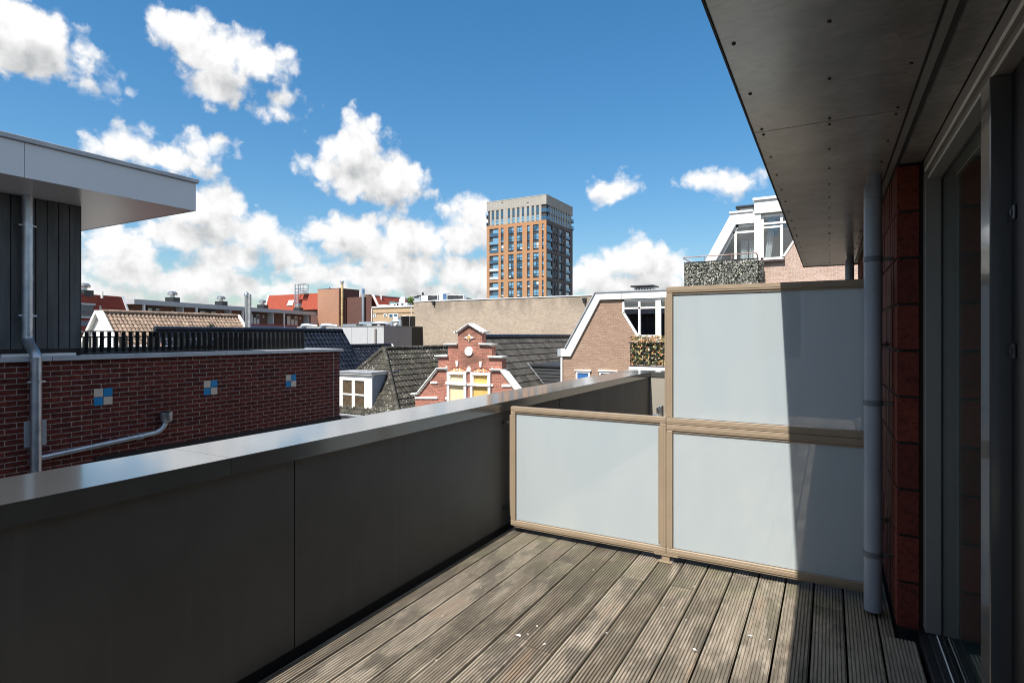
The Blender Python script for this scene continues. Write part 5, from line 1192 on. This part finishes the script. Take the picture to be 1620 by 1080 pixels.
q = MB(); fbox(q, SL, S1-.3, -.14, -.08, CZ+1.45, CZ+1.63); rlg = put('gallery_rail', q, pbr('red_rail', (.32,.02,.03), .5), fl2)
q = MB(); fbox(q, SL, S1-.3, -.13, -.09, CZ+.45, CZ+1.449); put('gallery_panels', q, pbr('blue_grey_panel', (.14,.17,.26), .4, var=.1, vscale=.4), fl2)
for px in (229, 312, 450.5, 385):
    s = fl_s(px); q = MB(); fbox(q, s-.10, s+.10, -.22, -.02, CZ+.45, zf-.552); put('gallery_post', q, M['white'], fl2)
for px in (279, 355.5, 423.5, 480.5):
    s = fl_s(px, -1.6); q = MB(); fbox(q, s-.08, s+.08, -1.599, -.6, CZ+.45, zf-.552); put('screen_wall', q, M['white_panel'], fl2)
for (xa, xb, dx) in ((231.5,251,1),(313.5,341,1),(393,409.5,1),(452,470,1)):
    sa, sb = fl_s(xa, -1.6), fl_s(xb, -1.6); ww = (sb-sa)
    q = MB(); fbox(q, sa, sb, -1.599, -1.50, CZ+.5, zf-.60, 1)
    for (t0, t1, z0, z1, mt_) in ((.06,.34,CZ+.6,zf-.85,0),(.42,.66,CZ+.6,zf-1.4,0),(.72,.97,CZ+1.1,zf-.85,0),(.74,.95,zf-1.6,zf-1.0,2)):
        fbox(q, sa+ww*t0, sa+ww*t1, -1.499, -1.46, z0, z1, mt_)
    put('door_set', q, [M['white'], M['dark_metal'], M['farpane']], fl2)
for px in (272, 348.5, 416, 474):
    s = fl_s(px, -1.6); q = MB(); fbox(q, s-.1, s+.1, -1.599, -1.45, zf-1.35, zf-.95); put('wall_lamp', q, M['white'], fl2)
# roof vents
lab_ = ['first roof vent at the left beside the grey pavilion wall','second roof vent from the left on the grey roof edge','third roof vent from the left on the grey roof edge','fourth roof vent from the left standing before the red roof','fifth roof vent at the foot of the steel ladder']
for px, l_ in zip((133.5, 273, 350, 415.5, 472), lab_):
    s = fl_s(px, -2.0); c_ = fl_pt(s, -2.0, zf); sc = .85
    t = thing('roof_vent', tuple(c_), l_, 'vent', 'roof vents along the flats')
    q = MB(); fbox(q, s-.62*sc, s+.62*sc, -2.6, -1.4, zf+.001 if px > 200 else zf-.6, zf+.80*sc); put('base', q, M['dark_metal'], t)
    q = MB(); q.lathe(c_.x, c_.y, [(.3*sc, zf+.801*sc), (.3*sc, zf+1.1*sc), (.62*sc, zf+1.15*sc), (.66*sc, zf+1.4*sc), (.45*sc, zf+1.62*sc), (.1*sc, zf+1.7*sc)], 14); put('cowl', q, M['steel'], t, smooth=40)
# red mansard at the left end of the flats
rl_ = thing('red_mansard', tuple(fl_pt(fl_s(170), 0, GZ)), 'dark red tiled mansard roof left of the grey roof edge', 'house')
sL, sR = fl_s(60), fl_s(212)
q = MB(); n_ = NR*1.6
for k in range(16):
    t0, t1 = k/16, (k+1)/16; zA_ = zf+.25-3.8*t0; zB_ = zf+.25-3.8*t1
    fbox(q, sL, sR-.15-.2*0, -1.6+1.6*t0-.4, -1.6+1.6*t1+.03*1, zB_, zA_-.0)
put('roof', q, M['red_tile'], rl_)
q = MB(); fbox(q, sL, sR-.1, -9, -1.9, zf-2, zf+.30); put('roof_top', q, M['roofgrey'], rl_)
q = MB(); q.bar(fl_pt(sR, -1.6, zf+.3), fl_pt(sR+.0, .1, zf-3.5), .25, .25); put('verge', q, M['white_panel'], rl_)
s0, s1 = fl_s(118, .2), fl_s(143.5, .2); q = MB(); fbox(q, s0, s1, -1.2, .55, CZ+1.9, CZ+3.0, 0); fbox(q, s0-.1, s1+.1, -1.2, .7, CZ+3.001, CZ+3.2, 1); fbox(q, s0, s1, -1.2, .62, CZ+1.7, CZ+1.899, 1); sm = (s0+s1)/2+1.6; fbox(q, sm-.08, sm+.08, .551, .6, CZ+1.9, CZ+3.0, 1); put('dormer', q, [pbr('blue_dormer', (.02,.045,.09), .2, coat=.6), M['zinc']], rl_)
v = fl_pt(fl_s(172.5), -.9, zf-.1); q = MB(); q.tube([v, v+Vector((0, 0, .7))], .12, 8); put('pipe', q, M['white'], rl_)
# sunlit red roof behind the flats
RY = 88.0
a1 = atY(425, 468, RY); a2 = atY(503, 464.5, RY); zA_ = (a1.z+a2.z)/2+.1; bL = atY(419.5, 492, RY-1.2); 
rf2 = thing('red_roof_block', (a1.x, RY, GZ), 'block with bright orange red steep roof behind the flats', 'building')
q = MB(); q.prism([(a1.x, RY, zA_), (a2.x+3, RY, zA_), (a2.x+3, RY-1.3, bL.z), (bL.x, RY-1.3, bL.z)], (0, .6, 0)); put('roof', q, tile_mat('bright_red_tile', (0.28, 0.055, 0.03), .6, attr=.05), rf2)
q = MB(); q.box(a1.x+.5, RY+.7, GZ, a2.x+3, RY+9, zA_-.1); q.box(bL.x+.3, RY-.7, GZ, a2.x+3, RY+.69, bL.z); put('wall', q, M['dbrown'], rf2)
q = MB(); q.bar((a1.x-.1, RY+.1, zA_), (bL.x-.15, RY-1.25, bL.z), .35, .35); put('verge', q, M['white'], rf2)
sa = atY(457.5, 475, RY-.55); sb = atY(463.8, 483, RY-.85); q = MB(); q.prism([(sa.x, RY-.50, sa.z), (sb.x, RY-.50, sa.z), (sb.x-.0, RY-.93, sb.z), (sa.x-.2, RY-.93, sb.z)], (0, -.15, 0)); put('skylight', q, pbr('skylight', (.7,.74,.78), .2), rf2)
la = atY(464.5, 489, RY-2); lb_ = atY(469.5, 489, RY-2); zt5 = atY(466, 449.5, RY-2).z; lt = thing('ladder', (la.x, RY-2, la.z), 'grey steel ladder with guard rail platform over the bright red roof', 'ladder')
q = MB(); x0, x1 = la.x, lb_.x; x2 = atY(477, 470, RY-2).x; y = RY-1.6
for xx in (x0, x1): q.bar((xx, y, la.z-1), (xx, y, zt5), .16, .16)
for k in range(18): z = la.z-1+k*(zA_+.6-la.z+1)/18; q.bar((x0, y, z), (x1, y, z), .12, .12)
for xx, yy in ((x2, y), (x2, y+1.4), (x0, y+1.4)): q.bar((xx, yy, zA_+.5), (xx, yy, zt5-.05), .12, .12)
for z in (zt5, zt5-.95, zt5-1.9):
    q.bar((x0, y+1.4, z), (x2, y+1.4, z), .11, .11); q.bar((x1, y, z), (x2, y, z), .11, .11); q.bar((x0, y, z), (x0, y+1.4, z), .11, .11); q.bar((x2, y, z), (x2, y+1.4, z), .11, .11)
q.box(x1, y, zA_+.45, x2, y+1.4, zA_+.6); put('rails', q, M['galv'], lt)
# twin chrome flue
v = atX(390, 461.5, -31.0)
tf = thing('twin_flue', (v.x, v.y, 0), 'shiny twin stainless flue pipe beside the pantile roof end', 'flue')
q = MB(); q.tube([(v.x, v.y, -3), (v.x, v.y, v.z-.25)], .105, 14); q.tube([(v.x, v.y, v.z-.249), (v.x, v.y, v.z-.1), (v.x, v.y, v.z)], [.15, .14, .03], 14); put('pipe', q, M['steel'], tf, smooth=50)
q = MB(); q.tube([(v.x+.18, v.y+.10, -3), (v.x+.18, v.y+.10, v.z-.15)], .085, 14); put('pipe', q, M['lead'], tf, smooth=50)
# ---------------------------------------------------------------- residential tower
TY0 = 164.0
M['tower_brick'] = brick('tower_orange_brick', (0.41, 0.215, 0.105), (0.34, 0.175, 0.085), (0.42, 0.28, 0.18), bw=.5, bh=.16, ms=.03, var=.15, stain=(.40, .19, .10), stain_s=.15)
M['tower_grey'] = pbr('tower_grey_clad', (.33, .315, .285), .6, var=.08, vscale=.3)
M['tower_shaded'] = pbr('tower_shaded_brick', (.105, .085, .08), .7, var=.15, vscale=.4)  # same brick as the front, with its shade put into the colour
M['spandrel'] = pbr('spandrel', (.055, .055, .06), .5)
c0 = atY(864.3, 308.3, TY0); cL = atY(770, 321, TY0)
TX1, TX0 = c0.x, cL.x
TZ = c0.z; TYb = atX(906, 327, TX1).y
tw = thing('apartment_tower', ((TX0+TX1)/2, TY0, GZ), 'tall orange brick apartment tower with grey crown rising above the roofs', 'tower')
zc_ = atY(864, 348.3, TY0).z; zband = [atY(770, y, TY0).z for y in (360.4, 402.6, 445.7)]
mod = zband[0]-zband[1]; fh = (mod)/3
zc_ = zband[0]+.55
cols = [(774.3,788.4,'L'),(792.4,796.6,'W'),(804.2,812.6,'W'),(817.4,826.2,'W'),(833.8,838.0,'W'),(843.3,852.2,'W'),(857.3,860.0,'W')]
colx = [(atY(a, 400, TY0).x, atY(b_, 400, TY0).x, k) for a, b_, k in cols]
rcol = [(865.2,874.0,'L'),(875.4,878.4,'W'),(879.5,882.1,'W'),(885.1,889.5,'W'),(890.9,893.0,'W'),(895.7,902.2,'L')]
rcoly = [(atX(a, 400, TX1).y, atX(b_, 400, TX1).y, k) for a, b_, k in rcol]
D = 0.35
q = MB(); q.box(TX0+D, TY0+D, GZ, TX1-D, TYb-D, TZ-.5); put('core', q, M['spandrel'], tw)
# front piers and bands
q = MB(); xs = [TX0]+[v for a, b_, k in colx for v in (a, b_)]+[TX1]
for i in range(0, len(xs), 2): q.box(xs[i], TY0, GZ, xs[i+1], TY0+D-.001, zc_)
for m_ in range(5):
    zt6 = zband[0]-m_*mod
    for a, b_, k in colx: q.box(a, TY0+.003, zt6-.05-.55, b_, TY0+D-.001, zt6+.55 if m_ == 0 else zt6+.25-.55+.5)
put('front_brickwork', q, M['tower_brick'], tw)
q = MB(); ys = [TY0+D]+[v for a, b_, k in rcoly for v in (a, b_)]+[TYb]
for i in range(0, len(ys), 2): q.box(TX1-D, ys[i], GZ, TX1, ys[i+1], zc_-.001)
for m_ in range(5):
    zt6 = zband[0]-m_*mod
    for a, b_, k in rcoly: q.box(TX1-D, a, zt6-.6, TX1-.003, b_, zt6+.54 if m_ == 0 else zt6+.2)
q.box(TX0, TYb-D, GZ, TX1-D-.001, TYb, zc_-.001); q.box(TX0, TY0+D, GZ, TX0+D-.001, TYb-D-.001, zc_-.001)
put('side_brickwork', q, M['tower_shaded'], tw)
# windows (one mesh each: glazing bars and panes)
gl = [M['farpane'], pbr('far_window_sky_tint', (.15, .30, .43), .08, spec=.9), pbr('far_curtain_cloud_tint', (.5, .52, .53), .3, coat=1)]  # lighter panes: reflected sky and bright cloud put into the base colour
random.seed(13)
wcache = {}
def win(w, h, axis, kind):
    q = MB(); nx = 1 if w < 1.0 else 2 if w < 2.2 else 2
    def bx(u0, u1, z0, z1, d0, d1, m_):
        if axis == 'x': q.box(u0, d0, z0, u1, d1, z1, m_)
        else: q.box(-d1, u0, z0, -d0, u1, z1, m_)
    for i in range(nx):
        for j in range(2):
            u0 = w*i/nx; u1 = w*(i+1)/nx; z0 = h*(0 if j == 0 else .38); z1 = h*(.38 if j == 0 else 1)
            r_ = random.random(); m_ = (0 if r_ < .45 else 1 if r_ < .9 else 2) if axis == 'x' else (0 if r_ < .12 else 1 if r_ < .55 else 2)  # more whitish panes on the side paint the reflected clouds
            bx(u0+.07, u1-.07, z0+.07, z1-.07, .06, .10, m_)
    for i in range(nx+1): bx(w*i/nx-.07 if i else 0, w*i/nx+.07 if i < nx else w, 0, h, .0, .055, 3)
    for z in (0, h*.38-.05, h-.08): bx(.071, w-.071, z, z+.09, .004, .0555, 3)
    return q
def place(x, y, z, w, h, axis, kind):
    q = win(w, h, axis, kind); q.v = [(a+x, b_+y, c_+z) for a, b_, c_ in q.v]
    put('window' if kind == 'W' else 'loggia_window', q, gl+[M['dark_metal']], tw)
for m_ in range(3):
    for f_ in range(3):
        zb6 = zband[0]-.62-m_*mod-f_*(mod-.75)/3-(mod-.75)/3+.05; hh_ = (mod-.75)/3-.72
        for a, b_, k in colx:
            if k == 'W': place(a+.02, TY0+.18, zb6+.62, b_-a-.04, hh_, 'x', 'W')
        for a, b_, k in rcoly:
            if k == 'W': place(TX1-.18, a+.02, zb6+.62, b_-a-.04, hh_, 'y', 'W')
# loggias: recessed dark bay with glass balustrade and back window
for m_ in range(3):
    for f_ in range(3):
        zb6 = zband[0]-.62-m_*mod-f_*(mod-.75)/3-(mod-.75)/3+.05; hf = (mod-.75)/3
        for a, b_, k in colx:
            if k == 'L':
                q = MB(); q.box(a, TY0+.02, zb6-.02, b_, TY0+.3, zb6+.28, 3); q.box(a, TY0+.05, zb6+.281, b_, TY0+.09, zb6+1.15, random.choice((0, 0, 1, 2))); q.box(a+1.2, TY0+.30, zb6+.3, b_-.1, TY0+.34, zb6+hf-.3, 1 if random.random() < .6 else 0); q.box(a+(b_-a)*random.uniform(.2,.5), TY0+.1, zb6+.3, a+(b_-a)*random.uniform(.55,.9), TY0+.29, zb6+random.uniform(.7,1.5), random.choice((2, 3, 0)))
                put('loggia', q, gl+[M['spandrel']], tw)
        for a, b_, k in rcoly:
            if k == 'L':
                near = a < TY0+8
                q = MB(); q.box(TX1-.3, a, zb6-.02, TX1-.02, b_, zb6+.28, 3); q.box(TX1-.09, a, zb6+.281, TX1-.05, b_, zb6+1.15, 0 if near else 1); q.box(TX1-.34, a+.3, zb6+.3, TX1-.3, b_-.3, zb6+hf-.3, 0 if near else 2)
                put('loggia', q, gl+[M['spandrel']], tw)
# crown
zs7 = TZ-2.9
q = MB(); q.box(TX0, TY0+.02, zs7, TX1, TYb, TZ, 0); q.box(TX0-.05, TY0-.03, TZ+.001, TX1+.05, TYb+.05, TZ+.25, 0)
k_ = 0; xx = TX0+.35
while xx < TX1-.3: q.box(xx, TY0-.02, zs7, xx+.06, TY0+.0195, TZ-.05, 0); xx += .62
yy = TY0+.4
while yy < TYb-.3: q.box(TX1+.0005, yy, zs7, TX1+.04, yy+.06, TZ-.05, 0); yy += .62
crown = put('crown', q, M['tower_grey'], tw)
for px in (794.5, 835.0):
    v = atY(px, 321, TY0); q = MB(); q.box(v.x-.3, TY0-.06, v.z, v.x+.3, TY0-.021, v.z+.25); put('crown_vent', q, M['spandrel'], crown)
cw = [(777.8,781.5),(784.9,788.8),(792.4,796.1),(803.2,806.9),(810.4,814.1),(818.0,821.7),(825.4,829.1),(833.3,837.0),(840.8,844.7),(848.2,852.5)]
cx = [(atY(a, 340, TY0).x, atY(b_, 340, TY0).x) for a, b_ in cw]
q = MB(); xs = [atY(775, 340, TY0).x]+[v for p_ in cx for v in p_]+[atY(856.3, 340, TY0).x]
for i in range(0, len(xs), 2): q.box(xs[i], TY0+.05, zc_+.001, xs[i+1], TY0+D-.001, zs7-.001)
put('crown_front', q, M['tower_grey'], tw)
q = MB()
yr = [(atX(a/10.125+760, 340, TX1).y, atX(b_/10.125+760, 340, TX1).y) for a, b_ in ((1095,1120),(1138,1158),(1172,1195),(1212,1232),(1247,1268),(1285,1305),(1325,1345),(1370,1390),(1408,1428))]
ys = [TY0+2.6]+[v for p_ in yr for v in p_]+[TYb-1.6]
for i in range(0, len(ys), 2):
    if ys[i+1] > ys[i]: q.box(TX1-D, ys[i], zc_+.001, TX1-.05, ys[i+1], zs7-.001)
put('crown_side', q, M['tower_grey'], tw)
hz = zs7-zc_
for a, b_ in cx:
    q = MB()
    for j in range(2):
        z0 = zc_+.2+hz*.5*j; q.box(a, TY0+.18, z0, b_, TY0+.22, z0+hz*.5-.75, 0 if j else 1); q.box(a, TY0+.16, z0+hz*.19, b_, TY0+.179, z0+hz*.19+.1, 3); q.box(a, TY0+.15, z0+hz*.5-.75, b_, TY0+.3, z0+hz*.5-.03, 3)
    put('tall_window', q, gl+[M['spandrel']], tw)
for a, b_ in yr:
    q = MB()
    for j in range(2):
        z0 = zc_+.2+hz*.5*j; q.box(TX1-.22, a, z0, TX1-.18, b_, z0+hz*.5-.75, 1); q.box(TX1-.3, a, z0+hz*.5-.75, TX1-.15, b_, z0+hz*.5-.03, 3)
    put('tall_window', q, gl+[M['spandrel']], tw)
q = MB()
for j in range(2):
    z0 = zc_+hz*.5*j; xa_ = atY(856.3, 340, TY0).x; q.box(xa_, TY0+.06, z0+.01, TX1-.06, TY0+2.5, z0+.3, 3); q.box(xa_, TY0+.08, z0+.31, TX1-.08, TY0+.12, z0+1.3, 0); q.box(TX1-.12, TY0+.13, z0+.31, TX1-.08, TY0+2.5, z0+1.3, 0)
    q.box(TX0-.35, TY0+.3, z0+.01, TX0+.8, TY0+3, z0+.3, 3); q.box(TX0-.33, TY0+.32, z0+.301, TX0-.29, TY0+3, z0+1.3, 1); q.box(TX1-1, TYb-1.5, z0+.01, TX1+.25, TYb+.4, z0+.3, 3); q.box(TX1+.18, TYb-1.5, z0+.301, TX1+.22, TYb+.4, z0+1.3, 1)
put('corner_balcony', q, gl+[M['spandrel']], tw)
